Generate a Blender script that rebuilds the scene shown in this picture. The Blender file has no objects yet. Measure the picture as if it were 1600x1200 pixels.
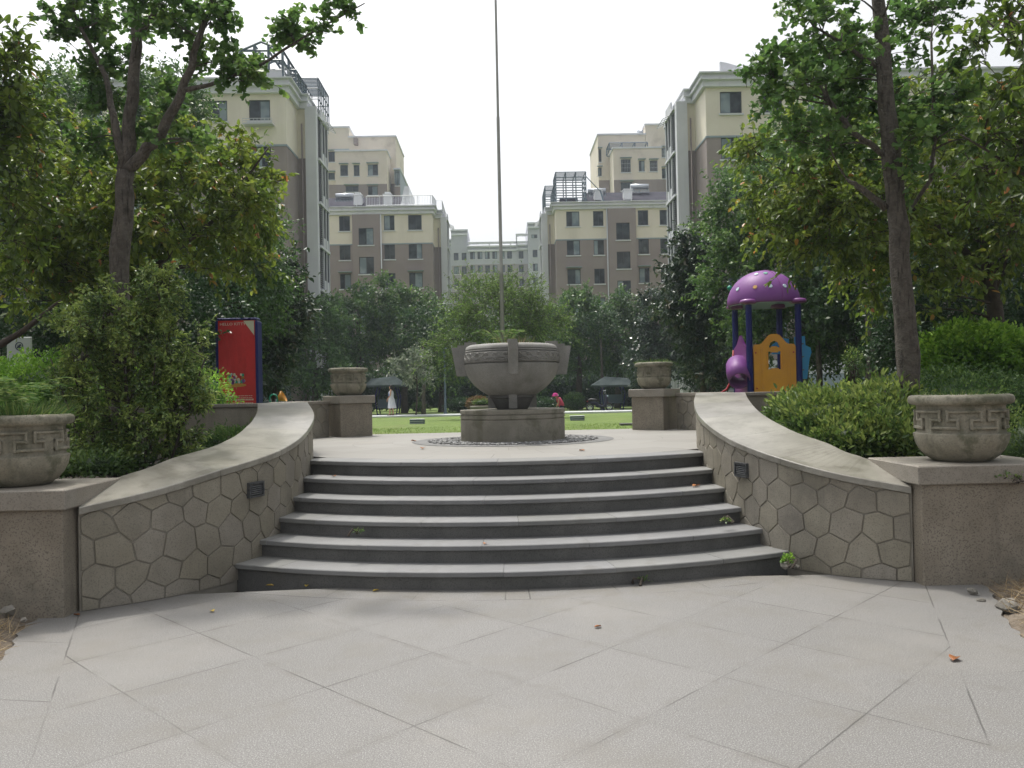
HAZE, SKY, SUN, EXPO = .0007, .15, 1.7, .6
import bpy, bmesh, math, random
import numpy as np
from mathutils import Vector, Matrix
R = math.radians
random.seed(7)
rng = np.random.default_rng(7)
scene = bpy.context.scene
COL = scene.collection

# ------------------------------------------------------------------ camera
F = 1250.0
cam_d = bpy.data.cameras.new('camera'); cam = bpy.data.objects.new('camera', cam_d); COL.objects.link(cam)
cam_d.sensor_width = 36.0; cam_d.lens = 36.0 * F / 1600.0; cam_d.clip_start = .05; cam_d.clip_end = 2000
EYE = 1.72
CAMR = Matrix.Rotation(-.0160, 4, 'Z') @ Matrix.Rotation(R(90) + .0125, 4, 'X') @ Matrix.Rotation(R(-1.2), 4, 'Z')
cam.matrix_world = Matrix.Translation((0, 0, EYE)) @ CAMR
scene.camera = cam
def P(px, py, Y):
    "world point at depth Y seen at photo pixel (px,py)"
    d = CAMR.to_3x3() @ Vector(((px - 800) / F, (600 - py) / F, -1))
    t = Y / d.y
    return Vector((d.x * t, Y, EYE + d.z * t))

# ------------------------------------------------------------------ object helpers
def tag(o, label=None, cat=None, group=None, kind=None):
    if label: o['label'] = label
    if cat: o['category'] = cat
    if group: o['group'] = group
    if kind: o['kind'] = kind
    return o
def empty(name, loc, label=None, cat=None, group=None, rz=0):
    o = bpy.data.objects.new(name, None); COL.objects.link(o)
    o.location = loc; o.rotation_euler.z = rz; o.empty_display_size = .2
    return tag(o, label, cat, group)
def children(o): return [c for c in COL.objects if c.parent == o]
def copy_tree(o, loc=None, rz=None, label=None, parent=None, sc=None):
    c = o.copy(); COL.objects.link(c); c.parent = parent
    if loc is not None: c.location = loc
    if rz is not None: c.rotation_euler.z = rz
    if sc is not None: c.scale = (sc, sc, sc)
    if label: c['label'] = label
    for ch in children(o): copy_tree(ch, parent=c)
    return c

class MB:
    def __init__(s): s.v = []; s.f = []; s.m = []; s.cur = 0; s.sm = []; s.smooth = False
    def add(s, vs, fs):
        o = len(s.v); s.v += [tuple(v) for v in vs]
        for f in fs: s.f.append([i + o for i in f]); s.m.append(s.cur); s.sm.append(s.smooth)
        return s
    def box(s, c, d, rz=0, M=None, bev=0):
        hx, hy, hz = d[0] / 2, d[1] / 2, d[2] / 2
        if bev > 0:
            b = min(bev, hx * .9, hy * .9, hz * .9); vs = []; idx = {}
            for sx in (-1, 1):
                for sy in (-1, 1):
                    for sz in (-1, 1):
                        for ax in range(3):
                            p = [sx * (hx - b), sy * (hy - b), sz * (hz - b)]
                            p[ax] = (sx * hx, sy * hy, sz * hz)[ax]
                            idx[(sx, sy, sz, ax)] = len(vs); vs.append(p)
            fs = []
            def q(keys):
                pts = [Vector(vs[idx[k]]) for k in keys]; f = [idx[k] for k in keys]
                n = (pts[1] - pts[0]).cross(pts[2] - pts[0]); cc = sum(pts, Vector()) / len(pts)
                fs.append(f if n.dot(cc) > 0 else f[::-1])
            for ax in range(3):
                o1, o2 = [a for a in range(3) if a != ax]
                for sg in (-1, 1):
                    ks = []
                    for a, b2 in ((-1, -1), (1, -1), (1, 1), (-1, 1)):
                        t = [0, 0, 0]; t[ax] = sg; t[o1] = a; t[o2] = b2; ks.append((*t, ax))
                    q(ks)
                for a in (-1, 1):
                    for b2 in (-1, 1):
                        t1 = [0, 0, 0]; t1[o1] = a; t1[o2] = b2; t2 = list(t1); t1[ax] = -1; t2[ax] = 1
                        q([(*t1, o1), (*t2, o1), (*t2, o2), (*t1, o2)])
            for sx in (-1, 1):
                for sy in (-1, 1):
                    for sz in (-1, 1): q([(sx, sy, sz, 0), (sx, sy, sz, 1), (sx, sy, sz, 2)])
        else:
            vs = [(x, y, z) for x in (-hx, hx) for y in (-hy, hy) for z in (-hz, hz)]
            fs = [(0, 1, 3, 2), (4, 6, 7, 5), (0, 4, 5, 1), (2, 3, 7, 6), (0, 2, 6, 4), (1, 5, 7, 3)]
        Mx = Matrix.Translation(c) @ (M if M is not None else Matrix.Rotation(rz, 4, 'Z'))
        return s.add([Mx @ Vector(v) for v in vs], fs)
    def b2(s, x0, x1, y0, y1, z0, z1, bev=0):
        return s.box(((x0 + x1) / 2, (y0 + y1) / 2, (z0 + z1) / 2), (x1 - x0, y1 - y0, z1 - z0), bev=bev)
    def tube(s, pts, rads, n=8, cap=True, closed=False):
        pts = [Vector(p) for p in pts]; 
        if not hasattr(rads, '__len__'): rads = [rads] * len(pts)
        vs = []; prev = None; L = len(pts)
        for i, p in enumerate(pts):
            if closed: t = pts[(i + 1) % L] - pts[i - 1]
            else: t = pts[min(i + 1, L - 1)] - pts[max(i - 1, 0)]
            if t.length < 1e-9: t = Vector((0, 0, 1))
            t.normalize()
            if prev is None:
                a = Vector((0, 0, 1)) if abs(t.z) < .9 else Vector((1, 0, 0))
                u = t.cross(a).normalized()
            else:
                u = prev - t * prev.dot(t)
                u = u.normalized() if u.length > 1e-6 else t.orthogonal().normalized()
            prev = u; w = t.cross(u)
            for k in range(n):
                a = 2 * math.pi * k / n
                vs.append(p + (u * math.cos(a) + w * math.sin(a)) * rads[i])
        fs = []
        for i in range(L if closed else L - 1):
            j = (i + 1) % L
            for k in range(n):
                fs.append((i * n + k, i * n + (k + 1) % n, j * n + (k + 1) % n, j * n + k))
        if cap and not closed:
            fs.append(tuple(range(n))[::-1]); fs.append(tuple((L - 1) * n + k for k in range(n)))
        return s.add(vs, fs)
    def lathe(s, prof, n=32, c=(0, 0, 0), sx=1, sy=1, a0=0, a1=2 * math.pi):
        full = abs(a1 - a0 - 2 * math.pi) < 1e-6; m = n if full else n + 1
        vs = []
        for r, z in prof:
            for k in range(m):
                a = a0 + (a1 - a0) * k / n
                vs.append((c[0] + math.cos(a) * r * sx, c[1] + math.sin(a) * r * sy, c[2] + z))
        fs = []
        for i in range(len(prof) - 1):
            for k in range(n):
                k2 = (k + 1) % m
                fs.append((i * m + k, i * m + k2, (i + 1) * m + k2, (i + 1) * m + k))
        return s.add(vs, fs)
    def prism(s, poly, axis, a, b):
        "extrude 2D poly; axis 0: poly=(y,z) along x; 1: (x,z) along y; 2: (x,y) along z"
        def mk(p, t):
            return (t, p[0], p[1]) if axis == 0 else ((p[0], t, p[1]) if axis == 1 else (p[0], p[1], t))
        n = len(poly); vs = [mk(p, a) for p in poly] + [mk(p, b) for p in poly]
        fs = [tuple(range(n)), tuple(range(2 * n - 1, n - 1, -1))] + [(i, (i + 1) % n, n + (i + 1) % n, n + i) for i in range(n)]
        return s.add(vs, fs)
    def build(s, name, mats, parent=None, world=True, smooth=None, angle=None, **kw):
        me = bpy.data.meshes.new(name)
        off = Vector((0, 0, 0))
        loc = None
        if parent is not None and world:
            p = parent
            while p is not None: off += p.location; p = p.parent
        vs = [(v[0] - off.x, v[1] - off.y, v[2] - off.z) for v in s.v]
        me.from_pydata(vs, [], s.f)
        if not isinstance(mats, (list, tuple)): mats = [mats]
        for m in mats: me.materials.append(m)
        me.polygons.foreach_set('material_index', s.m)
        me.polygons.foreach_set('use_smooth', [True] * len(s.f) if smooth else s.sm)
        bm = bmesh.new(); bm.from_mesh(me); bmesh.ops.recalc_face_normals(bm, faces=bm.faces)
        if angle is not None:
            for f in bm.faces: f.smooth = True
            for e in bm.edges:
                if len(e.link_faces) == 2 and e.calc_face_angle(0) > angle: e.smooth = False
        bm.to_mesh(me); bm.free()
        me.update()
        o = bpy.data.objects.new(name, me); COL.objects.link(o)
        if parent is not None: o.parent = parent
        return tag(o, **kw)

# ------------------------------------------------------------------ materials
def srgb(r, g, b):
    f = lambda c: (c / 255 / 12.92) if c / 255 <= .04045 else ((c / 255 + .055) / 1.055) ** 2.4
    return (f(r), f(g), f(b), 1)
class NT:
    def __init__(s, name):
        s.m = bpy.data.materials.new(name); s.m.use_nodes = True; s.t = s.m.node_tree; s.t.nodes.clear()
        s.out = s.n('ShaderNodeOutputMaterial'); s.bsdf = s.n('ShaderNodeBsdfPrincipled')
        s.l(s.bsdf.outputs[0], s.out.inputs[0]); s.tc = s.n('ShaderNodeTexCoord').outputs['Object']
    def n(s, ty, **kw):
        x = s.t.nodes.new(ty)
        for k, v in kw.items(): setattr(x, k, v)
        return x
    def l(s, a, b): s.t.links.new(a, b)
    def put(s, sock, v):
        if isinstance(v, (int, float, tuple, list)): sock.default_value = v
        else: s.l(v, sock)
    def math(s, op, a, b=None, c=None):
        x = s.n('ShaderNodeMath', operation=op); s.put(x.inputs[0], a)
        if b is not None: s.put(x.inputs[1], b)
        if c is not None: s.put(x.inputs[2], c)
        return x.outputs[0]
    def noise(s, scale, detail=4, rough=.6, vec=None):
        x = s.n('ShaderNodeTexNoise'); x.inputs['Scale'].default_value = scale; x.inputs['Detail'].default_value = detail
        x.inputs['Roughness'].default_value = rough; s.l(vec or s.tc, x.inputs['Vector']); return x.outputs[0]
    def mix(s, fac, a, b, mode='MIX'):
        x = s.n('ShaderNodeMix', data_type='RGBA', blend_type=mode)
        s.put(x.inputs[0], fac); s.put(x.inputs[6], a); s.put(x.inputs[7], b); return x.outputs[2]
    def ramp(s, fac, stops, interp='LINEAR'):
        x = s.n('ShaderNodeValToRGB'); x.color_ramp.interpolation = interp; e = x.color_ramp.elements
        while len(e) < len(stops): e.new(.5)
        for i, (p, c) in enumerate(stops):
            e[i].position = p; e[i].color = c if hasattr(c, '__len__') else (c, c, c, 1)
        s.l(fac, x.inputs[0]); return x.outputs[0]
    def band(s, v, lo, hi):   # smooth map lo..hi -> 0..1
        x = s.n('ShaderNodeMapRange'); x.interpolation_type = 'SMOOTHSTEP'; s.put(x.inputs[0], v)
        s.put(x.inputs[1], lo); s.put(x.inputs[2], hi); return x.outputs[0]
    def xyz(s, vec=None):
        x = s.n('ShaderNodeSeparateXYZ'); s.l(vec or s.tc, x.inputs[0]); return x.outputs
    def comb(s, x, y, z=0.):
        c = s.n('ShaderNodeCombineXYZ'); s.put(c.inputs[0], x); s.put(c.inputs[1], y); s.put(c.inputs[2], z); return c.outputs[0]
    def white(s, vec):
        x = s.n('ShaderNodeTexWhiteNoise'); s.l(vec, x.inputs['Vector']); return x.outputs['Value']
    def bump(s, h, strength, dist=.01, prev=None):
        x = s.n('ShaderNodeBump'); x.inputs['Strength'].default_value = strength; x.inputs['Distance'].default_value = dist
        s.l(h, x.inputs['Height'])
        if prev is not None: s.l(prev, x.inputs['Normal'])
        return x.outputs[0]
def pmat(name, c1, c2=None, scale=3., rough=.8, speck=None, stain=None, bump=None, metallic=0, streak=None, spec=.5, coat=0, island=0):
    k = NT(name); b = k.bsdf
    col = c1
    if c2 is not None:
        col = k.mix(k.band(k.noise(scale, 5), .3, .7), c1, c2)
    if speck:   # (color, scale, amount)
        v = k.band(k.noise(speck[1], 2, .5), .5, .68); col = k.mix(k.math('MULTIPLY', v, speck[2]), col, speck[0])
    if stain:   # (color, scale, lo, hi, amount)
        v = k.band(k.noise(stain[1], 6, .65), stain[2], stain[3]); col = k.mix(k.math('MULTIPLY', v, stain[4]), col, stain[0])
    if streak:  # vertical streaks (color, scale, amount)
        x, y, z = k.xyz(); vec = k.comb(k.math('MULTIPLY', x, streak[1]), k.math('MULTIPLY', y, streak[1]), k.math('MULTIPLY', z, streak[1] * .12))
        v = k.band(k.noise(1., 4, .6, vec), .5, .75); col = k.mix(k.math('MULTIPLY', v, streak[2]), col, streak[0])
    if island:
        ri = k.n('ShaderNodeNewGeometry').outputs['Random Per Island']; v = k.math('ADD', 1 - island, k.math('MULTIPLY', ri, 2 * island))
        col = k.mix(1., col, k.comb(v, v, k.math('MULTIPLY', v, k.math('ADD', .95, k.math('MULTIPLY', k.math('FRACT', k.math('MULTIPLY', ri, 7.3)), .08)))), 'MULTIPLY')
    k.put(b.inputs['Base Color'], col); b.inputs['Roughness'].default_value = rough; b.inputs['Metallic'].default_value = metallic
    b.inputs['Specular IOR Level'].default_value = spec
    if coat: b.inputs['Coat Weight'].default_value = coat; b.inputs['Coat Roughness'].default_value = .15
    if bump: k.l(k.bump(k.noise(bump[1], 4), bump[0], bump[2] if len(bump) > 2 else .01), b.inputs['Normal'])
    return k.m
def leafmat(name, stops, trans=.35, rough=.5, spec=.35, tcol=None):
    k = NT(name)
    at = k.n('ShaderNodeAttribute'); at.attribute_name = 'tint'
    col = k.ramp(at.outputs['Fac'], stops)
    k.l(col, k.bsdf.inputs['Base Color']); k.bsdf.inputs['Roughness'].default_value = rough
    k.bsdf.inputs['Specular IOR Level'].default_value = spec
    tr = k.n('ShaderNodeBsdfTranslucent'); hs = k.n('ShaderNodeHueSaturation'); hs.inputs['Value'].default_value = 1.4; hs.inputs['Saturation'].default_value = .98
    k.l(col, hs.inputs['Color']); k.l(hs.outputs[0], tr.inputs[0])
    mx = k.n('ShaderNodeMixShader'); mx.inputs[0].default_value = trans
    k.l(k.bsdf.outputs[0], mx.inputs[1]); k.l(tr.outputs[0], mx.inputs[2]); k.l(mx.outputs[0], k.out.inputs[0])
    return k.m

G = lambda v: (v, v, v, 1)
M = {}
M['wall_stone'] = pmat('wall_stone', (.218, .196, .155, 1), (.31, .284, .232, 1), 1.6, .75, ((.13, .115, .095, 1), 90, .55), ((.11, .10, .085, 1), 1.1, .5, .72, .55), (.35, 60, .004), streak=((.13, .12, .10, 1), 5, .4), island=.08)
M['mortar'] = pmat('mortar', (.2, .182, .15, 1), (.27, .25, .21, 1), 6, .9, bump=(.4, 40))
M['coping'] = pmat('coping_granite', (.225, .212, .185, 1), (.32, .305, .27, 1), 2.2, .3, ((.2, .185, .165, 1), 110, .5), ((.14, .13, .105, 1), 3.2, .46, .62, .6), (.05, 70, .002), spec=.9, island=.05)
M['pedestal'] = pmat('pedestal_granite', (.215, .185, .143, 1), (.295, .26, .207, 1), 2.0, .7, ((.1, .085, .07, 1), 75, .75), ((.12, .11, .085, 1), 1.2, .5, .72, .6), (.3, 70, .003), streak=((.11, .095, .08, 1), 4, .5))
M['cap'] = pmat('cap_granite', (.225, .203, .168, 1), (.3, .273, .232, 1), 3, .6, ((.14, .12, .1, 1), 85, .6), ((.14, .13, .105, 1), 3, .52, .72, .6), (.25, 70, .003))
M['pot'] = pmat('weathered_cast_stone', (.225, .207, .158, 1), (.32, .297, .23, 1), 4, .85, ((.17, .16, .125, 1), 60, .6), ((.085, .088, .052, 1), 3.4, .47, .62, .75), (.8, 45, .008), streak=((.11, .108, .075, 1), 7, .7))
M['bowl'] = pmat('bowl_stone', (.215, .21, .195, 1), (.285, .278, .26, 1), 3, .75, ((.13, .125, .11, 1), 80, .5), ((.13, .125, .105, 1), 2, .52, .72, .5), (.3, 50, .004), streak=((.14, .135, .11, 1), 4, .4))
M['bowl_base'] = pmat('bowl_base_stone', (.19, .177, .143, 1), (.27, .252, .21, 1), 2, .8, ((.15, .14, .115, 1), 80, .5), ((.1, .095, .06, 1), 2.6, .5, .66, .65), (.3, 50, .004), streak=((.12, .11, .07, 1), 5, .6))
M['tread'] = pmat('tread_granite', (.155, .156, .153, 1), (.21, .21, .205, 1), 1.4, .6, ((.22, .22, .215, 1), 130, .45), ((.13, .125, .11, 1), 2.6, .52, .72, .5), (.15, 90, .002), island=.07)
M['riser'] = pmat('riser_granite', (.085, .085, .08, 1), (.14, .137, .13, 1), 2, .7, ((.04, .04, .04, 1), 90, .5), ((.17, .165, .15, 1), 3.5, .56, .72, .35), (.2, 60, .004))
M['soil'] = pmat('soil', (.03, .024, .017, 1), (.06, .047, .033, 1), 8, .95, ((.12, .09, .05, 1), 30, .3), bump=(.9, 18, .03))
M['dirt'] = pmat('dirt', (.12, .095, .07, 1), (.2, .165, .125, 1), 5, .95, ((.06, .05, .035, 1), 25, .4), bump=(.9, 18, .03))
M['cream'] = pmat('cream_render', (.72, .665, .55, 1), (.79, .735, .62, 1), .3, .9, streak=((.5, .45, .36, 1), .6, .3))
M['old_cream'] = pmat('old_cream_render', (.66, .60, .50, 1), (.74, .67, .56, 1), .2, .9, stain=((.38, .33, .27, 1), .35, .55, .75, .5))
M['brown'] = pmat('brown_render', (.27, .228, .212, 1), (.31, .265, .247, 1), .25, .9, streak=((.2, .165, .145, 1), .5, .35))
M['white'] = pmat('white_render', (.57, .585, .61, 1), (.65, .665, .69, 1), .4, .8, streak=((.36, .37, .36, 1), .7, .4))
M['cornice'] = pmat('cornice_paint', (.62, .635, .67, 1), (.70, .71, .74, 1), .5, .8, stain=((.3, .31, .31, 1), .8, .55, .75, .4))
M['trimline'] = pmat('trim_blue_grey', (.28, .34, .37, 1), None, rough=.7)
M['roof'] = pmat('roof_tiles', (.045, .045, .058, 1), (.07, .068, .085, 1), 1.5, .95, spec=.1, bump=(.3, 8))
M['frame'] = pmat('window_frame', (.03, .04, .045, 1), None, rough=.5)
M['sill'] = pmat('sill_paint', (.62, .64, .65, 1), None, rough=.7)
M['rail'] = pmat('rail_paint', (.55, .57, .58, 1), None, rough=.5)
M['steel'] = pmat('dark_steel', (.09, .13, .16, 1), None, rough=.5)
M['tank'] = pmat('tank_metal', (.55, .58, .62, 1), None, rough=.3, metallic=.6)
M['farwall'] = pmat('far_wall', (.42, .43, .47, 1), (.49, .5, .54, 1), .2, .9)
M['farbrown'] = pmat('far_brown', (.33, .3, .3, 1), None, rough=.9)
def glass(name, c, c2):
    k = NT(name); k.l(k.mix(k.band(k.noise(.9, 2), .4, .6), c, c2), k.bsdf.inputs['Base Color'])
    k.bsdf.inputs['Roughness'].default_value = .08; k.bsdf.inputs['Specular IOR Level'].default_value = .22
    k.l(k.bump(k.noise(1.2, 2), .04, .05), k.bsdf.inputs['Normal']); return k.m
M['glass'] = glass('dark_glass', (.015, .022, .025, 1), (.05, .065, .07, 1))
M['glass_curtain'] = glass('curtained_glass', (.16, .21, .23, 1), (.26, .32, .34, 1))
M['pole'] = pmat('pole_steel', (.32, .32, .29, 1), (.24, .24, .21, 1), 1.5, .4, metallic=.5)
M['black'] = pmat('black_plastic', G(.015), None, rough=.4)
M['darkmetal'] = pmat('lamp_metal', (.06, .065, .07, 1), (.12, .12, .12, 1), 20, .5, metallic=.4)
M['purple'] = pmat('purple_plastic', (.16, .045, .21, 1), (.19, .055, .235, 1), 1.5, .5, spec=.3, stain=((.24, .11, .27, 1), 3, .6, .8, .3))
M['magenta_rim'] = pmat('violet_plastic', (.19, .04, .21, 1), None, rough=.4, coat=.1)
M['blue'] = pmat('blue_paint', (.006, .009, .11, 1), None, rough=.45, spec=.3)
M['skyblue'] = pmat('sky_blue_plastic', (.03, .28, .62, 1), None, rough=.35, coat=.3)
M['yellow'] = pmat('yellow_plastic', (.62, .27, .012, 1), (.56, .24, .015, 1), 3, .4, coat=.3, stain=((.3, .16, .03, 1), 5, .6, .8, .3))
M['red'] = pmat('red_plastic', (.35, .015, .02, 1), None, rough=.35)
M['green'] = pmat('green_plastic', (.01, .26, .15, 1), None, rough=.35)
M['dotpale'] = pmat('dot_pale', (.45, .55, .62, 1), None, rough=.5)
M['doty'] = pmat('dot_yellow', (.6, .35, .1, 1), None, rough=.5)
M['dotg'] = pmat('dot_green', (.08, .3, .22, 1), None, rough=.5)
M['posterred'] = pmat('poster_red', (.58, .02, .02, 1), (.46, .012, .012, 1), 2.5, .4)
M['gold'] = pmat('poster_gold', (.5, .25, .04, 1), None, rough=.5)
M['posterpale'] = pmat('poster_pale', (.55, .55, .4, 1), None, rough=.5)
M['lettering'] = pmat('lettering', (.62, .5, .42, 1), None, rough=.6)
M['signwhite'] = pmat('sign_white', (.42, .45, .43, 1), None, rough=.6)
M['signink'] = pmat('sign_ink', (.02, .035, .07, 1), None, rough=.6)
M['signgreen'] = pmat('sign_green', (.2, .33, .2, 1), None, rough=.6)
M['skin'] = pmat('skin', (.5, .27, .18, 1), None, rough=.6)
M['dress'] = pmat('dress_cloth', (.72, .72, .76, 1), (.6, .62, .7, 1), 8, .9)
M['bluecloth'] = pmat('blue_cloth', (.2, .28, .45, 1), None, rough=.9)
M['hair'] = pmat('hair', (.012, .01, .01, 1), None, rough=.5)
M['pink'] = pmat('pink_cloth', (.5, .06, .12, 1), None, rough=.9)
M['hotpink'] = pmat('magenta_cloth', (.5, .04, .22, 1), None, rough=.9)
M['navy'] = pmat('navy_cloth', (.02, .02, .04, 1), None, rough=.9)
M['canvas'] = pmat('canopy_canvas', (.05, .065, .065, 1), (.09, .11, .11, 1), 2, .95, spec=.1)
M['bark'] = pmat('bark', (.075, .064, .052, 1), (.135, .118, .098, 1), 9, .95, streak=((.028, .023, .018, 1), 34, 1.), stain=((.15, .135, .11, 1), 22, .5, .66, .6), bump=(1., 34, .04))
M['bark_dark'] = pmat('bark_dark', (.045, .035, .028, 1), (.08, .065, .05, 1), 9, .95, bump=(.8, 25, .02))
M['pebble'] = pmat('pebble', (.13, .13, .135, 1), (.24, .24, .235, 1), 14, .6, island=.55)
M['darkring'] = pmat('dark_slate', (.13, .13, .127, 1), (.18, .18, .175, 1), 4, .8, bump=(.2, 60))
M['rock'] = pmat('rock', (.11, .105, .09, 1), (.2, .185, .16, 1), 6, .9, bump=(.6, 15, .02))
M['straw'] = leafmat('straw', [(0, (.16, .11, .06, 1)), (.5, (.3, .22, .12, 1)), (1, (.4, .32, .18, 1))], .2)
M['deadleaf'] = leafmat('dead_leaf', [(0, (.22, .07, .02, 1)), (.6, (.36, .15, .05, 1)), (1, (.55, .42, .08, 1))], .2)
g = lambda *a: (*a, 1)
M['L_ginkgo'] = leafmat('ginkgo_leaf', [(0, g(.045, .10, .025)), (.6, g(.085, .17, .04)), (1, g(.18, .28, .06))], .4, .45)
M['L_cherry'] = leafmat('cherry_leaf', [(0, g(.045, .09, .014)), (.45, g(.115, .18, .022)), (.8, g(.23, .29, .04)), (.93, g(.30, .27, .04)), (.965, g(.42, .16, .04)), (1, g(.5, .25, .12))], .4, .38, .5)
M['L_camphor'] = leafmat('camphor_leaf', [(0, g(.036, .078, .022)), (.6, g(.075, .15, .04)), (1, g(.2, .3, .07))], .3, .42)
M['L_dark'] = leafmat('evergreen_leaf', [(0, g(.018, .045, .016)), (.6, g(.034, .078, .026)), (1, g(.08, .14, .04))], .25, .4)
M['L_magnolia'] = leafmat('magnolia_leaf', [(0, g(.014, .035, .016)), (.6, g(.025, .055, .022)), (.85, g(.06, .09, .04)), (1, g(.13, .11, .06))], .15, .3, .6)
M['L_bright'] = leafmat('bright_leaf', [(0, g(.04, .085, .02)), (.5, g(.085, .15, .03)), (1, g(.17, .26, .055))], .45, .5)
M['L_nandina'] = leafmat('nandina_leaf', [(0, g(.04, .085, .022)), (.6, g(.115, .195, .045)), (1, g(.3, .38, .09))], .3, .35, .5)
M['L_azalea'] = leafmat('azalea_leaf', [(0, g(.04, .08, .02)), (.6, g(.10, .165, .035)), (1, g(.25, .31, .075))], .35, .5)
M['L_box'] = leafmat('boxwood_leaf', [(0, g(.07, .16, .02)), (.6, g(.17, .33, .035)), (1, g(.34, .52, .07))], .4, .5)
M['L_silver'] = leafmat('silver_leaf', [(0, g(.06, .1, .06)), (.6, g(.16, .2, .13)), (1, g(.38, .4, .3))], .3, .5)
M['L_fern'] = leafmat('fern_leaf', [(0, g(.04, .09, .022)), (.6, g(.085, .16, .038)), (1, g(.22, .25, .08))], .4, .5)
M['L_grass'] = leafmat('grass_blade', [(0, g(.11, .19, .03)), (.6, g(.15, .235, .038)), (1, g(.2, .28, .06))], .4, .6)
M['L_red'] = leafmat('reddish_leaf', [(0, g(.1, .05, .03)), (.6, g(.14, .12, .04)), (1, g(.35, .15, .1))], .3, .5)
# ------------------------------------------------------------------ foliage
def nrm(a): return a / np.maximum(np.linalg.norm(a, axis=1, keepdims=True), 1e-9)
SH = {  # leaf outlines in (width, length); pairs of half-leaf polygons sharing the midrib
 'oval': (np.array([(0, 0), (-.5, .35), (-.4, .72), (0, 1), (.4, .72), (.5, .35)]), [(0, 3, 2, 1), (0, 5, 4, 3)], .25),
 'diamond': (np.array([(0, 0), (-.5, .45), (0, 1), (.5, .45)]), [(0, 1, 2, 3)], .12),
 'fan': (np.array([(0, 0), (-.62, .6), (-.4, .95), (0, .82), (.4, .95), (.62, .6)]), [(0, 3, 2, 1), (0, 5, 4, 3)], .12),
 'blade': (np.array([(-.5, 0), (-.3, .6), (0, 1), (.3, .6), (.5, 0)]), [(0, 1, 2, 3, 4)], .0)}
def leaves(name, C, A, N, L, W, shape, mat, parent, tint=None, seed=0, **kw):
    "C centres (n,3) world, A axis, N normal, L length(n), W width ratio"
    r = np.random.default_rng(seed + len(C)); n = len(C)
    A = nrm(A); N = nrm(N - A * np.sum(N * A, 1, keepdims=True)); B = np.cross(A, N)
    uv, faces, fold = SH[shape]; k = len(uv)
    L = np.broadcast_to(np.asarray(L, float), (n,))
    V = np.empty((n, k, 3))
    for j, (u, v) in enumerate(uv):
        V[:, j] = C + A * (v * L)[:, None] + B * (u * W * L)[:, None] + N * ((abs(u) * fold * W * 2 - .18 * v * v) * L)[:, None]
    off = np.zeros(3)
    if parent is not None: off = np.array(parent.location)
    V = V.reshape(-1, 3) - off
    fs = []; st = []; tot = []
    base = np.arange(n)[:, None] * k
    loops = np.concatenate([base + np.array(f)[None] for f in faces], 1)   # n, sum
    lens = [len(f) for f in faces]; per = sum(lens)
    me = bpy.data.meshes.new(name)
    me.vertices.add(n * k); me.vertices.foreach_set('co', V.ravel().astype(np.float32))
    me.loops.add(n * per); me.loops.foreach_set('vertex_index', loops.ravel().astype(np.int32))
    me.polygons.add(n * len(faces))
    starts = (np.arange(n)[:, None] * per + np.cumsum([0] + lens[:-1])[None]).ravel()
    me.polygons.foreach_set('loop_start', starts.astype(np.int32))
    me.polygons.foreach_set('loop_total', np.tile(lens, n).astype(np.int32))
    if tint is None: tint = r.random(n)
    at = me.attributes.new('tint', 'FLOAT', 'FACE'); at.data.foreach_set('value', np.repeat(tint, len(faces)).astype(np.float32))
    me.materials.append(mat); me.update(calc_edges=True)
    o = bpy.data.objects.new(name, me); COL.objects.link(o)
    if parent is not None: o.parent = parent
    return tag(o, **kw)
def rdir(r, n): return nrm(r.normal(size=(n, 3)))
def vnoise(p, s):  # cheap lumpy noise
    return (np.sin(p[:, 0] * s * 1.7 + p[:, 1] * s * .9 + 1.3) + np.sin(p[:, 1] * s * 1.3 - p[:, 2] * s * 1.9 + .4) + np.sin(p[:, 2] * s * 1.5 + p[:, 0] * s * 1.1 + 2.2)) / 3
class Twigs:
    def __init__(s): s.p0 = []; s.p1 = []; s.r = []
    def add(s, a, b, r): s.p0.append(a); s.p1.append(b); s.r.append(r)
def bez(a, m, b, n):
    t = np.linspace(0, 1, n)[:, None]; return a * (1 - t) ** 2 + m * 2 * t * (1 - t) + b * t * t
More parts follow.
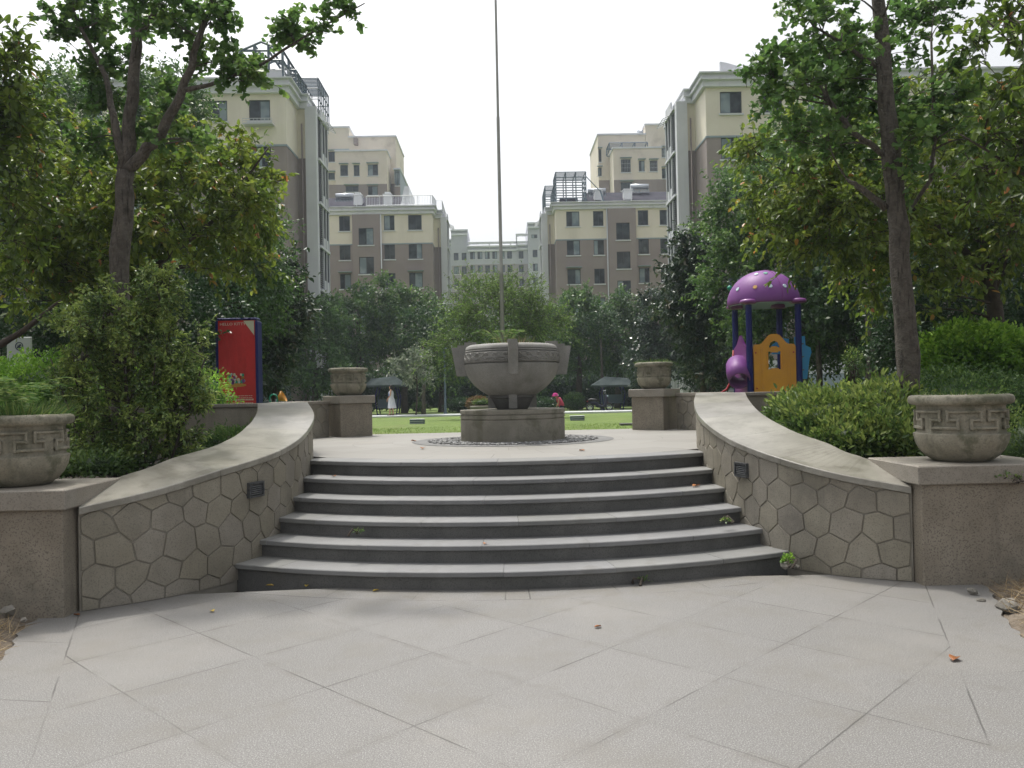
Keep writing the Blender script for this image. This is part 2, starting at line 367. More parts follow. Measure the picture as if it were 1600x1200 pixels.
def tree(name, label, cat, base, trunk, blobs, hubs, twigs, per, twlen, lsize, lw, shape, lm, bark='bark', seed=1,
         up=.3, droop=.2, out=.7, group=None, br=.25, ntrunk=10, tintc=None, shell=.55, twr=.006, tjit=.45, limbs=None, zlow=.25):
    """trunk: [(x,y,z,r)] world; blobs: [(centre, (rx,ry,rz), weight)]"""
    r = np.random.default_rng(seed); base = Vector(base)
    root = empty(name, base, label, cat, group)
    mb = MB(); mb.smooth = True
    tp = [Vector(t[:3]) for t in trunk]; tr = [t[3] for t in trunk]
    # densify with slight wobble
    pts = []; rr = []
    for i in range(len(tp) - 1):
        for q in range(4):
            t = q / 4; p = tp[i].lerp(tp[i + 1], t)
            if i or q: p = p + Vector((r.normal() * .12, r.normal() * .12, 0)) * tr[i]
            pts.append(p); rr.append((tr[i] * (1 - t) + tr[i + 1] * t) * (1 + .05 * r.normal()))
    pts.append(tp[-1]); rr.append(tr[-1])
    rr[0] *= 1.25
    mb.tube(pts, rr, ntrunk)
    tarr = np.array([tuple(p) for p in pts]); trr = np.array(rr)
    limb_nodes = [(tarr[i], trr[i]) for i in range(len(tarr)) if i > len(tarr) * zlow]
    for lb in (limbs or []):   # explicit limbs: [(x,y,z,r),...]
        a = np.array([l[:3] for l in lb], float); rad = [l[3] for l in lb]
        pp = []; qq = []
        for i in range(len(a) - 1):
            for q in range(4):
                pp.append(a[i] * (1 - q / 4) + a[i + 1] * q / 4 + r.normal(size=3) * rad[i] * .2); qq.append(rad[i] * (1 - q / 4) + rad[i + 1] * q / 4)
        pp.append(a[-1]); qq.append(rad[-1]); mb.tube([tuple(p) for p in pp], qq, 7)
        limb_nodes += [(p, q) for p, q in zip(pp[2:], qq[2:])]
    w = np.array([b[2] for b in blobs], float); w /= w.sum()
    which = r.choice(len(blobs), hubs, p=w)
    cs = np.array([tuple(b[0]) for b in blobs]); rs = np.array([tuple(b[1]) for b in blobs])
    d = rdir(r, hubs); rad = shell + (1 - shell) * r.random((hubs, 1)) ** .6
    H = cs[which] + d * rad * rs[which] * (1 + .12 * r.normal(size=(hubs, 1)))
    # branches from the nearest suitable lower node
    LN = np.array([l[0] for l in limb_nodes]); LR = np.array([l[1] for l in limb_nodes])
    order = np.argsort(np.linalg.norm(H - tarr[-1], axis=1))
    for i in order:
        h = H[i]
        dist = np.linalg.norm(LN - h, axis=1) + np.maximum(0, LN[:, 2] - h[2] + .1) * 2.5
        j = int(np.argmin(dist)); a = LN[j]; ln = np.linalg.norm(h - a)
        r0 = min(LR[j] * .6, .008 + ln * .016 * br / .25)
        m = (a + h) / 2 + np.array([r.normal() * .08, r.normal() * .08, .12 + r.normal() * .05]) * ln
        bp = bez(a, m, h, 6); rad_ = np.linspace(r0, .005, 6)
        mb.tube([tuple(p) for p in bp], list(rad_), 5, cap=False)
        k = 3 if ln > .5 else 4
        LN = np.vstack([LN, bp[k:5]]); LR = np.concatenate([LR, rad_[k:5]])
    # twigs
    nt = hubs * twigs
    hi = np.repeat(np.arange(hubs), twigs)
    td = nrm(d[hi] * out + rdir(r, nt) * .9 + np.array([0, 0, up]))
    tl = twlen * (.5 + r.random(nt) * .8)
    p0 = H[hi] + rdir(r, nt) * twlen * .25; p1 = p0 + td * tl[:, None]; p1[:, 2] -= droop * tl * .5
    # leaves along
    t = (np.arange(per)[None] + r.random((nt, per))) / per
    C = p0[:, None] * (1 - t[..., None]) + p1[:, None] * t[..., None]
    C = C.reshape(-1, 3); ax = np.repeat(td, per, 0)
    n = len(C)
    A = nrm(ax * .7 + rdir(r, n) * .9 + np.array([0, 0, -droop]))
    N = nrm(rdir(r, n) * .75 + np.array([0, 0, .9]))
    L = lsize * (.65 + .6 * r.random(n))
    tint = np.clip(r.random(n) * tjit * 2 * .5 + .28 + .3 * vnoise(C, 2.2 / max(.3, np.mean(rs) * .35)) + (.1 if tintc is None else tintc), 0, 1)
    if 'cherry' in lm:
        tint = np.clip(tint * .88, 0, .9); hot = r.random(n) < .016; tint[hot] = .93 + .07 * r.random(hot.sum())
    # twig stems
    if twr > 0:
        q = np.linspace(0, 1, 2)
        step = max(1, nt // 2500)
        for i in range(0, nt, step):
            mb.tube([tuple(p0[i] - td[i] * .05), tuple(p1[i])], [twr, twr * .4], 3, cap=False)
    mb.build('trunk', M[bark], root)
    leaves('crown', C, A, N, L, lw, shape, M[lm], root, tint, seed)
    return root
def shrub(name, label, cat, base, blobs, n, lsize, lw, shape, lm, seed=1, group=None, core=True, stems=14, up=.5, spike=0., parent=None, lump=.1, bark='bark_dark', tj=.5):
    r = np.random.default_rng(seed); base = Vector(base)
    root = empty(name, base, label, cat, group)
    cs = np.array([tuple(b[0]) for b in blobs]); rs = np.array([tuple(b[1]) for b in blobs])
    w = np.array([b[2] for b in blobs], float); w /= w.sum()
    which = r.choice(len(blobs), n, p=w); d = rdir(r, n)
    rad = 1 - .38 * r.random((n, 1)) ** 1.6 + spike * (r.random((n, 1)) ** 6)
    pos = d * rad * rs[which] * (1 + lump * 2 * vnoise(d * 3 + which[:, None] * 1.7, 2.)[:, None] + .05 * r.normal(size=(n, 1)))
    C = cs[which] + pos
    keep = C[:, 2] > base.z + .02; C = C[keep]; d = d[keep]; n = len(C)
    A = nrm(d * .8 + rdir(r, n) * .8 + np.array([0, 0, up])); N = nrm(rdir(r, n) * .7 + d * .6 + np.array([0, 0, .6]))
    L = lsize * (.6 + .7 * r.random(n))
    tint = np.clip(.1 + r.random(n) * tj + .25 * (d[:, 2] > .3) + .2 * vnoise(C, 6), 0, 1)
    mb = MB(); mb.smooth = True
    for i in range(stems):
        b = blobs[r.integers(len(blobs))]; e = Vector(b[0]) + Vector(tuple(rdir(r, 1)[0] * np.array(b[1]) * .55))
        s0 = Vector((base.x + (b[0][0] - base.x) * .7 + r.normal() * .06, base.y + (b[0][1] - base.y) * .7 + r.normal() * .06, base.z))
        m = s0.lerp(e, .5) + Vector((r.normal() * .05, r.normal() * .05, .05))
        mb.tube([s0, m, e], [.014, .009, .004], 4, cap=False)
    mb.build('stems', M[bark], root)
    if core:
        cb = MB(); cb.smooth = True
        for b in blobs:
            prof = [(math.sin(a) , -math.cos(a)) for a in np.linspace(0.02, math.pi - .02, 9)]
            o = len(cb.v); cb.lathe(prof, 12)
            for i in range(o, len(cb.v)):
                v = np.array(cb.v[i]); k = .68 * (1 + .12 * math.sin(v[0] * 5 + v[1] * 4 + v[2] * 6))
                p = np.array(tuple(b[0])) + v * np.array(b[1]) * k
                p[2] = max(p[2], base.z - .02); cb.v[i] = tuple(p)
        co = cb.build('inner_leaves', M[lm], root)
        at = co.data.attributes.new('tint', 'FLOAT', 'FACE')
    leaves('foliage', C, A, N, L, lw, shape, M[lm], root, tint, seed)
    return root
def tuft(name, label, cat, centre, rx, ry, n, h, w, lm, seed=1, lean=.5, part='blades', parent=None, group=None, kind=None):
    r = np.random.default_rng(seed); centre = np.array(tuple(centre))
    root = empty(name, tuple(centre), label, cat, group) if parent is None else parent
    a = r.random(n) * 6.283; q = np.sqrt(r.random(n))
    C = centre + np.stack([np.cos(a) * q * rx, np.sin(a) * q * ry, np.zeros(n)], 1)
    A = nrm(np.stack([np.cos(a) * lean * (q + .2) + r.normal(size=n) * .25, np.sin(a) * lean * (q + .2) + r.normal(size=n) * .25, np.ones(n)], 1))
    N = rdir(r, n); L = h * (.5 + .6 * r.random(n))
    o = leaves(part, C, A, N, L, w, 'blade', M[lm], root, r.random(n), seed)
    return root
# ------------------------------------------------------------------ masonry layout
CX, CY = .12, 13.05; RIS = .163; PZ = 6 * RIS      # circle centre, riser, plaza level
RK = [6.02, 5.66, 5.30, 4.93, 4.57, 4.20]
def catmull(pts, n=14):
    pts = [np.array(p, float) for p in pts]; q = [2 * pts[0] - pts[1]] + pts + [2 * pts[-1] - pts[-2]]; out = []
    for i in range(1, len(q) - 2):
        for t in np.linspace(0, 1, n, endpoint=False):
            out.append(.5 * ((2 * q[i]) + (-q[i - 1] + q[i + 1]) * t + (2 * q[i - 1] - 5 * q[i] + 4 * q[i + 1] - q[i + 2]) * t * t + (-q[i - 1] + 3 * q[i] - 3 * q[i + 1] + q[i + 2]) * t ** 3))
    out.append(q[-2]); return np.array(out)
WR = catmull([(3.60, 6.98, .835), (3.10, 7.25, .93), (2.74, 7.65, 1.04), (2.51, 8.3, 1.16), (2.43, 8.95, 1.28), (2.45, 9.7, 1.42), (2.62, 10.6, 1.56), (2.93, 11.75, 1.675)])
WL = catmull([(-3.50, 6.68, .86), (-3.02, 7.02, .955), (-2.64, 7.47, 1.07), (-2.37, 8.15, 1.16), (-2.27, 8.75, 1.25), (-2.27, 9.35, 1.36), (-2.38, 10.15, 1.51), (-2.84, 11.75, 1.665)])
PRt = catmull([(2.93, 11.80, 1.675), (3.35, 12.7, 1.675), (3.66, 13.6, 1.675), (3.66, 14.6, 1.675), (3.40, 15.3, 1.675)])
PLt = catmull([(-2.84, 11.80, 1.665), (-3.25, 12.7, 1.665), (-3.58, 13.6, 1.665), (-3.56, 14.6, 1.665), (-3.26, 15.3, 1.665)])
def offset(path, d, tilt=None):
    t = np.gradient(path[:, :2], axis=0); t /= np.linalg.norm(t, axis=1, keepdims=True)
    nr = np.stack([t[:, 1], -t[:, 0]], 1)
    o = path.copy(); o[:, :2] += nr * d; return o
def ribbon(mb, rows, closed_ring=True):
    "rows: list of (n,3) arrays forming a closed cross-section swept along the path"
    n = len(rows[0]); k = len(rows); vs = [tuple(rows[j][i]) for i in range(n) for j in range(k)]
    fs = [(i * k + j, i * k + (j + 1) % k, (i + 1) * k + (j + 1) % k, (i + 1) * k + j) for i in range(n - 1) for j in range(k)]
    fs += [tuple(range(k)), tuple((n - 1) * k + j for j in range(k))[::-1]]
    mb.add(vs, fs)
def clip_poly(poly, f):
    out = []
    for i in range(len(poly)):
        a, b = poly[i - 1], poly[i]; fa, fb = f(a), f(b)
        if (fa >= 0) != (fb >= 0):
            t = fa / (fa - fb); out.append((a[0] + (b[0] - a[0]) * t, a[1] + (b[1] - a[1]) * t))
        if fb >= 0: out.append(b)
    return out
def stones(mb, path, side, zbot, dtop, seed, cw=.27, ch=.235, proud=.013, gap=.0036):
    "hexagonal cladding on the face of a curved wall"
    r = random.Random(seed); s = np.concatenate([[0], np.cumsum(np.linalg.norm(np.diff(path[:, :2], axis=0), axis=1))]); S = s[-1]
    t = np.gradient(path[:, :2], axis=0); t /= np.linalg.norm(t, axis=1, keepdims=True); nr = np.stack([t[:, 1], -t[:, 0]], 1)
    I = lambda v, arr: np.interp(v, s, arr)
    jit = {}
    def J(p):
        k = (round(p[0], 3), round(p[1], 3))
        if k not in jit: jit[k] = (p[0] + r.uniform(-.2, .2) * cw * .6, p[1] + r.uniform(-.22, .22) * ch * .6)
        return jit[k]
    for row in range(-1, int(2.2 / ch) + 2):
        for c in range(-1, int(S / cw) + 2):
            x = c * cw + (row % 2) * cw / 2; y = row * ch
            hexp = [J((x + dx * cw / 2, y + dy * ch / 3)) for dx, dy in ((0, -2), (1, -1), (1, 1), (0, 2), (-1, 1), (-1, -1))]
            hexp = [(a + .0, b + zbot) for a, b in hexp]
            p = clip_poly(hexp, lambda q: q[0] - .012); p = clip_poly(p, lambda q: S - .004 - q[0]) if p else p
            p = clip_poly(p, lambda q: q[1] - zbot) if p else p
            p = clip_poly(p, lambda q: I(min(max(q[0], 0), S), path[:, 2]) - dtop - q[1]) if p else p
            if len(p) < 3: continue
            cx = sum(a for a, b in p) / len(p); cy = sum(b for a, b in p) / len(p)
            # inset by the joint
            area = abs(sum(p[i - 1][0] * p[i][1] - p[i][0] * p[i - 1][1] for i in range(len(p)))) / 2
            if area < .002: continue
            k1 = 1 - gap * 2.2 / math.sqrt(area); k2 = k1 - .045
            if k2 < .3: continue
            pr = proud * r.uniform(.75, 1.2); tl = r.uniform(-.015, .015)
            # two rings + subdivided edges to follow the curve
            ed = []
            for i in range(len(p)):
                a, b = p[i], p[(i + 1) % len(p)]; m = max(1, int(math.hypot(a[0] - b[0], a[1] - b[1]) / .07))
                for q in range(m): ed.append((a[0] + (b[0] - a[0]) * q / m, a[1] + (b[1] - a[1]) * q / m))
            def W(u, z, d):
                u = min(max(u, 0), S); return (I(u, path[:, 0]) + side * I(u, nr[:, 0]) * d, I(u, path[:, 1]) + side * I(u, nr[:, 1]) * d, z)
            n = len(ed); vs = []
            for kk, d in ((k1, -.004), (k1 - .012, pr * .7), (k2, pr), (k2 * .5, pr + .001)):
                for a, b in ed: vs.append(W(cx + (a - cx) * kk, cy + (b - cy) * kk, d + (tl * (a - cx) if d > 0 else 0)))
            vs.append(W(cx, cy, pr + .001))
            fs = [(q * n + i, q * n + (i + 1) % n, (q + 1) * n + (i + 1) % n, (q + 1) * n + i) for q in range(3) for i in range(n)]
            fs += [(3 * n + i, 3 * n + (i + 1) % n, 4 * n) for i in range(n)]
            mb.add(vs, fs)
def coping(mb, path, side, w0, w1, thick, over, tilt0, tilt1, joints, seed):
    "slabs along the wall, tilting towards the inside"
    n = len(path); s = np.concatenate([[0], np.cumsum(np.linalg.norm(np.diff(path[:, :2], axis=0), axis=1))]); S = s[-1]
    cuts = [0] + joints + [S]
    t = np.gradient(path[:, :2], axis=0); t /= np.linalg.norm(t, axis=1, keepdims=True); nr = np.stack([t[:, 1], -t[:, 0]], 1) * side
    I = lambda v, arr: np.interp(v, s, arr)
    for a, b in zip(cuts[:-1], cuts[1:]):
        us = np.linspace(a + .0015, b - .0015, max(3, int((b - a) / .07)))
        rows = []
        c = .006
        for off, dz in ((over - c, 0), (over, -c), (over, -thick + c), (over - c, -thick), (None, -thick), (None, -c), ('c', 0)):
            pts = []
            for u in us:
                w = w0 + (w1 - w0) * u / S; ti = tilt0 + (tilt1 - tilt0) * u / S
                o = over if off is None or off == 'c' else None
                d = off if o is None else (-(w - over) + (c if off == 'c' else 0))
                z = I(u, path[:, 2]) + dz + ti * max(0, min(1, (over - d) / w))
                pts.append((I(u, path[:, 0]) + I(u, nr[:, 0]) * d, I(u, path[:, 1]) + I(u, nr[:, 1]) * d, z))
            rows.append(np.array(pts))
        ribbon(mb, rows)
def side_sign(path, right):   # +1 if the right-hand normal of the path points to the stairs
    return -1 if right else 1
def curved_wall(path, right, label, w0, w1, zb, tilts, joints, seed, group, lamp_u=None, cop='coping'):
    # path runs away from the camera; right-hand normal = (ty,-tx) = +x: for the LEFT wall that faces the stairs
    sd = -1 if right else 1
    b = path[len(path) // 2]
    root = empty('curved_wall', (b[0], b[1], 0), label, 'wall', group)
    inner = path.copy(); inner[:, 2] -= .058; outer = offset(path, -sd * (w0 - .08)); 
    k = np.linspace(0, 1, len(path)); outer[:, 2] = path[:, 2] - .06 + (tilts[0] + (tilts[1] - tilts[0]) * k) * .85
    ib = inner.copy(); ib[:, 2] = zb; ob = outer.copy(); ob[:, 2] = zb
    mb = MB(); ribbon(mb, [inner, ib, ob, outer]); mb.build('wall_core', M['mortar'], root)
    mb = MB(); stones(mb, path, sd, max(0, zb), .06, seed); mb.build('stone_cladding', M['wall_stone'], root)
    mb = MB(); coping(mb, path, sd, w0, w1, .062, .035, tilts[0], tilts[1], joints, seed); mb.build('coping', M[cop], root)
    return root
wr = curved_wall(WR, True, 'curved stone wall with sloping granite top along the right of the steps', .70, .70, -.1, (.13, 0), [1.15, 2.05, 3.0, 3.95, 4.95], 3, 'curved walls flanking the steps')
wl = curved_wall(WL, False, 'curved stone wall with sloping granite top along the left of the steps', .70, .70, -.1, (.11, 0), [1.2, 2.15, 3.05, 4.0, 4.75], 9, 'curved walls flanking the steps')
pr_ = curved_wall(PRt, True, 'level low stone wall between right steps wall and far right pot', .34, .34, PZ - .05, (0, 0), [1.0, 2.0, 3.0], 5, 'low walls round the terrace', cop='cap')
pl_ = curved_wall(PLt, False, 'level low stone wall between left steps wall and far left pot', .34, .34, PZ - .05, (0, 0), [1.0, 2.0, 3.0], 6, 'low walls round the terrace', cop='cap')
# louvred step lights set in the curved walls
def wall_light(path, right, u, z, root):
    s = np.concatenate([[0], np.cumsum(np.linalg.norm(np.diff(path[:, :2], axis=0), axis=1))])
    t = np.gradient(path[:, :2], axis=0); t /= np.linalg.norm(t, axis=1, keepdims=True)
    x, y = np.interp(u, s, path[:, 0]), np.interp(u, s, path[:, 1]); tx, ty = np.interp(u, s, t[:, 0]), np.interp(u, s, t[:, 1])
    sd = -1 if right else 1; nx, ny = ty * sd, -tx * sd
    Mx = Matrix(((tx, nx, 0, 0), (ty, ny, 0, 0), (0, 0, 1, 0), (0, 0, 0, 1)))
    o = Vector((x, y, z)); mb = MB()
    L = lambda a, d, h: o + Mx.to_3x3() @ Vector((a, d, h))
    w, h = .235, .15
    for a, c, dw, dh in ((0, h / 2 - .009, w, .018), (0, -h / 2 + .009, w, .018), (-w / 2 + .009, 0, .018, h - .036), (w / 2 - .009, 0, .018, h - .036)):
        mb.box(L(a, .02, c), (dw, .05, dh), M=Mx)
    f = mb.build('wall_light', M['darkmetal'], root, label='small dark louvred light set in the wall')
    def under(mb, name, mat):
        q = mb.build(name, mat, None); q.parent = f; q.location = -root.location
    mb = MB(); mb.box(L(0, .005, 0), (w - .03, .03, h - .03), M=Mx); under(mb, 'light_back', M['black'])
    mb = MB()
    for i in range(6): mb.box(L(0, .028, -h / 2 + .028 + i * (h - .056) / 5), (w - .038, .02, .011), M=Mx @ Matrix.Rotation(.5, 4, 'X'))
    under(mb, 'louvre', M['darkmetal'])
def s_at_y(path, y):
    s = np.concatenate([[0], np.cumsum(np.linalg.norm(np.diff(path[:, :2], axis=0), axis=1))]); return np.interp(y, path[:, 1], s)
wall_light(WR, True, s_at_y(WR, 8.27), .885, wr)
wall_light(WL, False, s_at_y(WL, 7.93), .835, wl)
# planter back walls running outwards from the curved walls
for sx, x0, x1, y, zt, lab in ((1, 3.62, 12.5, 12.25, 1.672, 'plain dark planter wall behind the azalea bed on the right'), (-1, -12.5, -3.52, 12.25, 1.66, 'plain dark planter wall behind the bushes on the left')):
    root = empty('planter_wall', ((x0 + x1) / 2, y, .9), lab, 'wall', 'planter walls behind the beds')
    MB().b2(x0, x1, y - .11, y + .14, .7, zt - .055).build('wall_core', M['wall_stone'], root)
    mb = MB(); n = 9
    for i in range(n): mb.b2(x0 + (x1 - x0) * i / n + .002, x0 + (x1 - x0) * (i + 1) / n - .002, y - .15, y + .18, zt - .052, zt, bev=.005)
    mb.build('coping', M['cap'], root)

for sx, y, lab in ((1, 7.26, 'low granite retaining wall running right from the near right pedestal'), (-1, 6.93, 'low granite retaining wall running left from the near left pedestal')):
    xa, xb = sorted((sx * 4.76, sx * 30)); root = empty('retaining_wall', ((xa + xb) / 2, y, 0), lab, 'wall', 'retaining walls outside the pedestals')
    MB().b2(xa, xb, y - .12, y + .28, -.1, .80).build('wall_core', M['wall_stone'], root); MB().b2(xa, xb, y - .16, y + .32, .80, .86, bev=.006).build('coping', M['cap'], root)
# ------------------------------------------------------------------ steps
def xwall(y, right):
    p = WR if right else WL; return float(np.interp(y, p[:, 1], p[:, 0]))
def arcpt(r, a): return (CX + r * math.sin(a), CY - r * math.cos(a))
def inside(r, a, m=.12):
    x, y = arcpt(r, a); return xwall(y, False) - m < x < xwall(y, True) + m
def arc_range(r, m=.12):
    a = 0
    while a < 1.3 and inside(r, a, m): a += .005
    b = 0
    while b > -1.3 and inside(r, b, m): b -= .005
    return b, a
steps = empty('stone_steps', (CX, 8.2, 0), 'broad curved flight of six granite steps with dark risers', 'steps')
def polar_block(mb, r0, r1, a0, a1, z0, z1, n, bev=0.):
    c = bev; prof = [(r0, z0), (r1 - c, z0), (r1, z0 + c), (r1, z1 - c), (r1 - c, z1), (r0, z1)] if c else [(r0, z0), (r1, z0), (r1, z1), (r0, z1)]
    rows = [np.array([(*arcpt(r, a), z) for a in np.linspace(a0, a1, n)]) for r, z in prof]
    ribbon(mb, rows)
for k in range(6):
    r = RK[k]; zt = (k + 1) * RIS; th = .048
    lo, hi = arc_range(r)
    st = empty('step', (CX, CY - r, k * RIS)); st.parent = steps; st.location = Vector((CX, CY - r, k * RIS)) - steps.location
    mb = MB(); rr = random.Random(k)
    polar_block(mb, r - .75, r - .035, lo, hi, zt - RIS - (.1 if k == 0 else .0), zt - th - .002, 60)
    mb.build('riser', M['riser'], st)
    # treads: separate slabs
    mb = MB(); a = lo + rr.uniform(.03, .12); cuts = [lo]
    while a < hi - .05: cuts.append(a); a += rr.uniform(.95, 1.15) / r
    cuts.append(hi)
    rin = (RK[k + 1] - .10) if k < 5 else r - .42
    for a0, a1 in zip(cuts[:-1], cuts[1:]):
        dz = rr.uniform(-.0015, .0015)
        polar_block(mb, rin, r + rr.uniform(-.002, .003), a0 + .0016 / r, a1 - .0016 / r, zt - th + dz, zt + dz, max(4, int((a1 - a0) * 30)), .007)
    mb.build('tread', M['tread'], st)
# ------------------------------------------------------------------ terrace floor
k = NT('terrace_paving'); x, y, z = k.xyz()
dx = k.math('SUBTRACT', x, CX); dy = k.math('SUBTRACT', y, CY)
rad = k.math('SQRT', k.math('ADD', k.math('MULTIPLY', dx, dx), k.math('MULTIPLY', dy, dy)))
ring = k.math('DIVIDE', rad, .62); ri = k.math('FLOOR', ring); rf = k.math('FRACT', ring)
ang = k.math('ARCTAN2', dx, dy); an = k.math('ADD', k.math('MULTIPLY', ang, 4.5), k.math('MULTIPLY', ri, .37)); af = k.math('FRACT', an); ai = k.math('FLOOR', an)
def linemask(k, f, size, w):
    d = k.math('MINIMUM', f, k.math('SUBTRACT', 1., f)); return k.math('SUBTRACT', 1., k.band(k.math('MULTIPLY', d, size), w * .5, w * 1.2))
jm = k.math('MAXIMUM', linemask(k, rf, .62, .006), linemask(k, af, .55, .005))
jm = k.math('MULTIPLY', jm, k.band(k.noise(1.3, 3), .38, .62))
tone = k.white(k.comb(ri, ai)); base = k.mix(tone, (.215, .206, .186, 1), (.25, .242, .22, 1))
base = k.mix(k.math('MULTIPLY', k.band(k.noise(130, 2), .5, .68), .3), base, (.25, .24, .22, 1))
base = k.mix(k.math('MULTIPLY', k.band(k.noise(1.1, 6, .65), .52, .75), .4), base, (.28, .26, .22, 1))
k.l(k.mix(k.math('MULTIPLY', jm, .7), base, (.1, .09, .08, 1)), k.bsdf.inputs['Base Color']); k.bsdf.inputs['Roughness'].default_value = .62
M['terrace'] = k.m
lo, hi = arc_range(RK[5] - .4, .12)
front = [(*arcpt(RK[5] - .424, a), PZ - .001) for a in np.linspace(lo, hi, 40)]
rt = [(p[0] + .12, p[1], PZ - .001) for p in WR if p[1] > front[-1][1] + .05] + [(p[0] + .1, p[1], PZ - .001) for p in PRt] + [(3.2, 15.95, PZ - .001)]
lt = [(p[0] - .12, p[1], PZ - .001) for p in WL if p[1] > front[0][1] + .05] + [(p[0] - .1, p[1], PZ - .001) for p in PLt] + [(-3.1, 15.95, PZ - .001)]
ring_ = front + rt + lt[::-1]
top = ring_; bot = [(p[0], p[1], PZ - .14) for p in top]; n = len(top)
mb = MB(); mb.add(top + bot, [tuple(range(n))] + [(i, (i + 1) % n, n + (i + 1) % n, n + i) for i in range(n)])
tf = mb.build('terrace_pavement', M['terrace'], kind='structure')
# slate ring with pebbles round the bowl plinth
BX, BY = .205, 12.95
mb = MB(); 
def annulus(mb, r0, r1, z, n=72, cx=BX, cy=BY):
    vs = [(cx + math.cos(6.28318 * i / n) * r, cy + math.sin(6.28318 * i / n) * r, z) for r in (r0, r1) for i in range(n)]
    mb.add(vs, [(i, (i + 1) % n, n + (i + 1) % n, n + i) for i in range(n)])
annulus(mb, .8, 1.62, PZ + .004); mb.build('slate_ring', M['darkring'], kind='structure')
def icos(r, n, cx0, cy0, R0, R1, z, s0, s1, flat):
    vs = []; fs = []
    t = (1 + 5 ** .5) / 2
    iv = nrm(np.array([(-1, t, 0), (1, t, 0), (-1, -t, 0), (1, -t, 0), (0, -1, t), (0, 1, t), (0, -1, -t), (0, 1, -t), (t, 0, -1), (t, 0, 1), (-t, 0, -1), (-t, 0, 1)], float))
    fi = [(0, 11, 5), (0, 5, 1), (0, 1, 7), (0, 7, 10), (0, 10, 11), (1, 5, 9), (5, 11, 4), (11, 10, 2), (10, 7, 6), (7, 1, 8), (3, 9, 4), (3, 4, 2), (3, 2, 6), (3, 6, 8), (3, 8, 9), (4, 9, 5), (2, 4, 11), (6, 2, 10), (8, 6, 7), (9, 8, 1)]
    for i in range(n):
        a = r.uniform(0, 6.283); q = math.sqrt(r.uniform(R0 ** 2, R1 ** 2)); s = r.uniform(s0, s1); e = r.uniform(.6, 1.1); b = r.uniform(0, 3.1)
        v = iv * np.array([s * 1.2, s * e, s * flat]); c, d = math.cos(b), math.sin(b)
        v = np.stack([v[:, 0] * c - v[:, 1] * d, v[:, 0] * d + v[:, 1] * c, v[:, 2]], 1) + np.array([cx0 + math.cos(a) * q, cy0 + math.sin(a) * q, z])
        fs += [tuple(j + len(vs) for j in f) for f in fi]; vs += [tuple(p) for p in v]
    return vs, fs
mb = MB(); mb.smooth = True; mb.add(*icos(random.Random(4), 1500, BX, BY, .86, 1.36, PZ + .012, .014, .027, .6))
mb.build('pebbles', M['pebble'], label='grey and white pebbles ringed round the bowl plinth', cat='pebbles', kind='stuff')

# ------------------------------------------------------------------ lower pavement
k = NT('lower_paving'); x, y, z = k.xyz()
s2 = 1 / math.sqrt(2); sp = .84
wb = k.math('MULTIPLY', k.math('SUBTRACT', k.noise(9, 4, .7), .5), .012)
x = k.math('ADD', x, wb)
u = k.math('DIVIDE', k.math('SUBTRACT', k.math('MULTIPLY', k.math('ADD', x, y), s2), 1.79), sp)
v = k.math('DIVIDE', k.math('SUBTRACT', k.math('MULTIPLY', k.math('SUBTRACT', y, x), s2), 1.63), sp)
ui, uf, vi, vf = k.math('FLOOR', u), k.math('FRACT', u), k.math('FLOOR', v), k.math('FRACT', v)
wob = k.math('MULTIPLY', k.noise(3, 2), .004)
diag = k.math('MAXIMUM', linemask(k, uf, sp, .0055), linemask(k, vf, sp, .0055))
dx = k.math('SUBTRACT', x, CX); dy = k.math('SUBTRACT', y, CY)
rad = k.math('SQRT', k.math('ADD', k.math('MULTIPLY', dx, dx), k.math('MULTIPLY', dy, dy)))
ringline = k.math('SUBTRACT', 1., k.band(k.math('ABSOLUTE', k.math('SUBTRACT', rad, 6.34)), .003, .009))
isring = k.math('LESS_THAN', rad, 6.34)
rj = linemask(k, k.math('FRACT', k.math('MULTIPLY', k.math('ARCTAN2', dx, dy), 8.)), .75, .006)
# splayed borders left and right
ax = k.math('ABSOLUTE', k.math('SUBTRACT', x, .03)); edge = k.math('SUBTRACT', ax, k.math('ADD', .62, k.math('MULTIPLY', y, .435)))
bline = k.math('SUBTRACT', 1., k.band(k.math('ABSOLUTE', edge), .002, .008)); isb = k.math('GREATER_THAN', edge, 0.)
bj = linemask(k, k.math('FRACT', k.math('DIVIDE', k.math('SUBTRACT', y, k.math('MULTIPLY', ax, .18)), 1.05)), 1.05, .006)
j = k.math('ADD', k.math('MULTIPLY', diag, k.math('SUBTRACT', 1., k.math('MAXIMUM', isring, isb))), k.math('MULTIPLY', rj, isring))
j = k.math('ADD', j, k.math('MULTIPLY', bj, k.math('MULTIPLY', isb, k.math('SUBTRACT', 1., isring))))
vary = k.band(k.noise(1.15, 2), .42, .62)
j = k.math('MULTIPLY', j, k.math('ADD', .16, k.math('MULTIPLY', vary, .84)))
j = k.math('MAXIMUM', j, k.math('MULTIPLY', ringline, k.band(k.noise(1.6, 2), .4, .6)))
j = k.math('MAXIMUM', j, k.math('MULTIPLY', k.math('MULTIPLY', bline, k.band(k.noise(1.1, 2), .38, .6)), k.math('SUBTRACT', 1., isring)))
tone = k.white(k.comb(ui, vi)); base = k.mix(tone, (.158, .153, .145, 1), (.184, .178, .17, 1))
base = k.mix(k.math('MULTIPLY', k.band(k.noise(110, 4, .85), .44, .6), .85), base, (.095, .093, .088, 1))
base = k.mix(k.math('MULTIPLY', k.band(k.noise(140, 3, .7), .52, .62), .75), base, (.37, .365, .35, 1))
base = k.mix(k.math('MULTIPLY', k.band(k.noise(1.5, 7, .7), .45, .72), .5), base, (.145, .135, .115, 1))
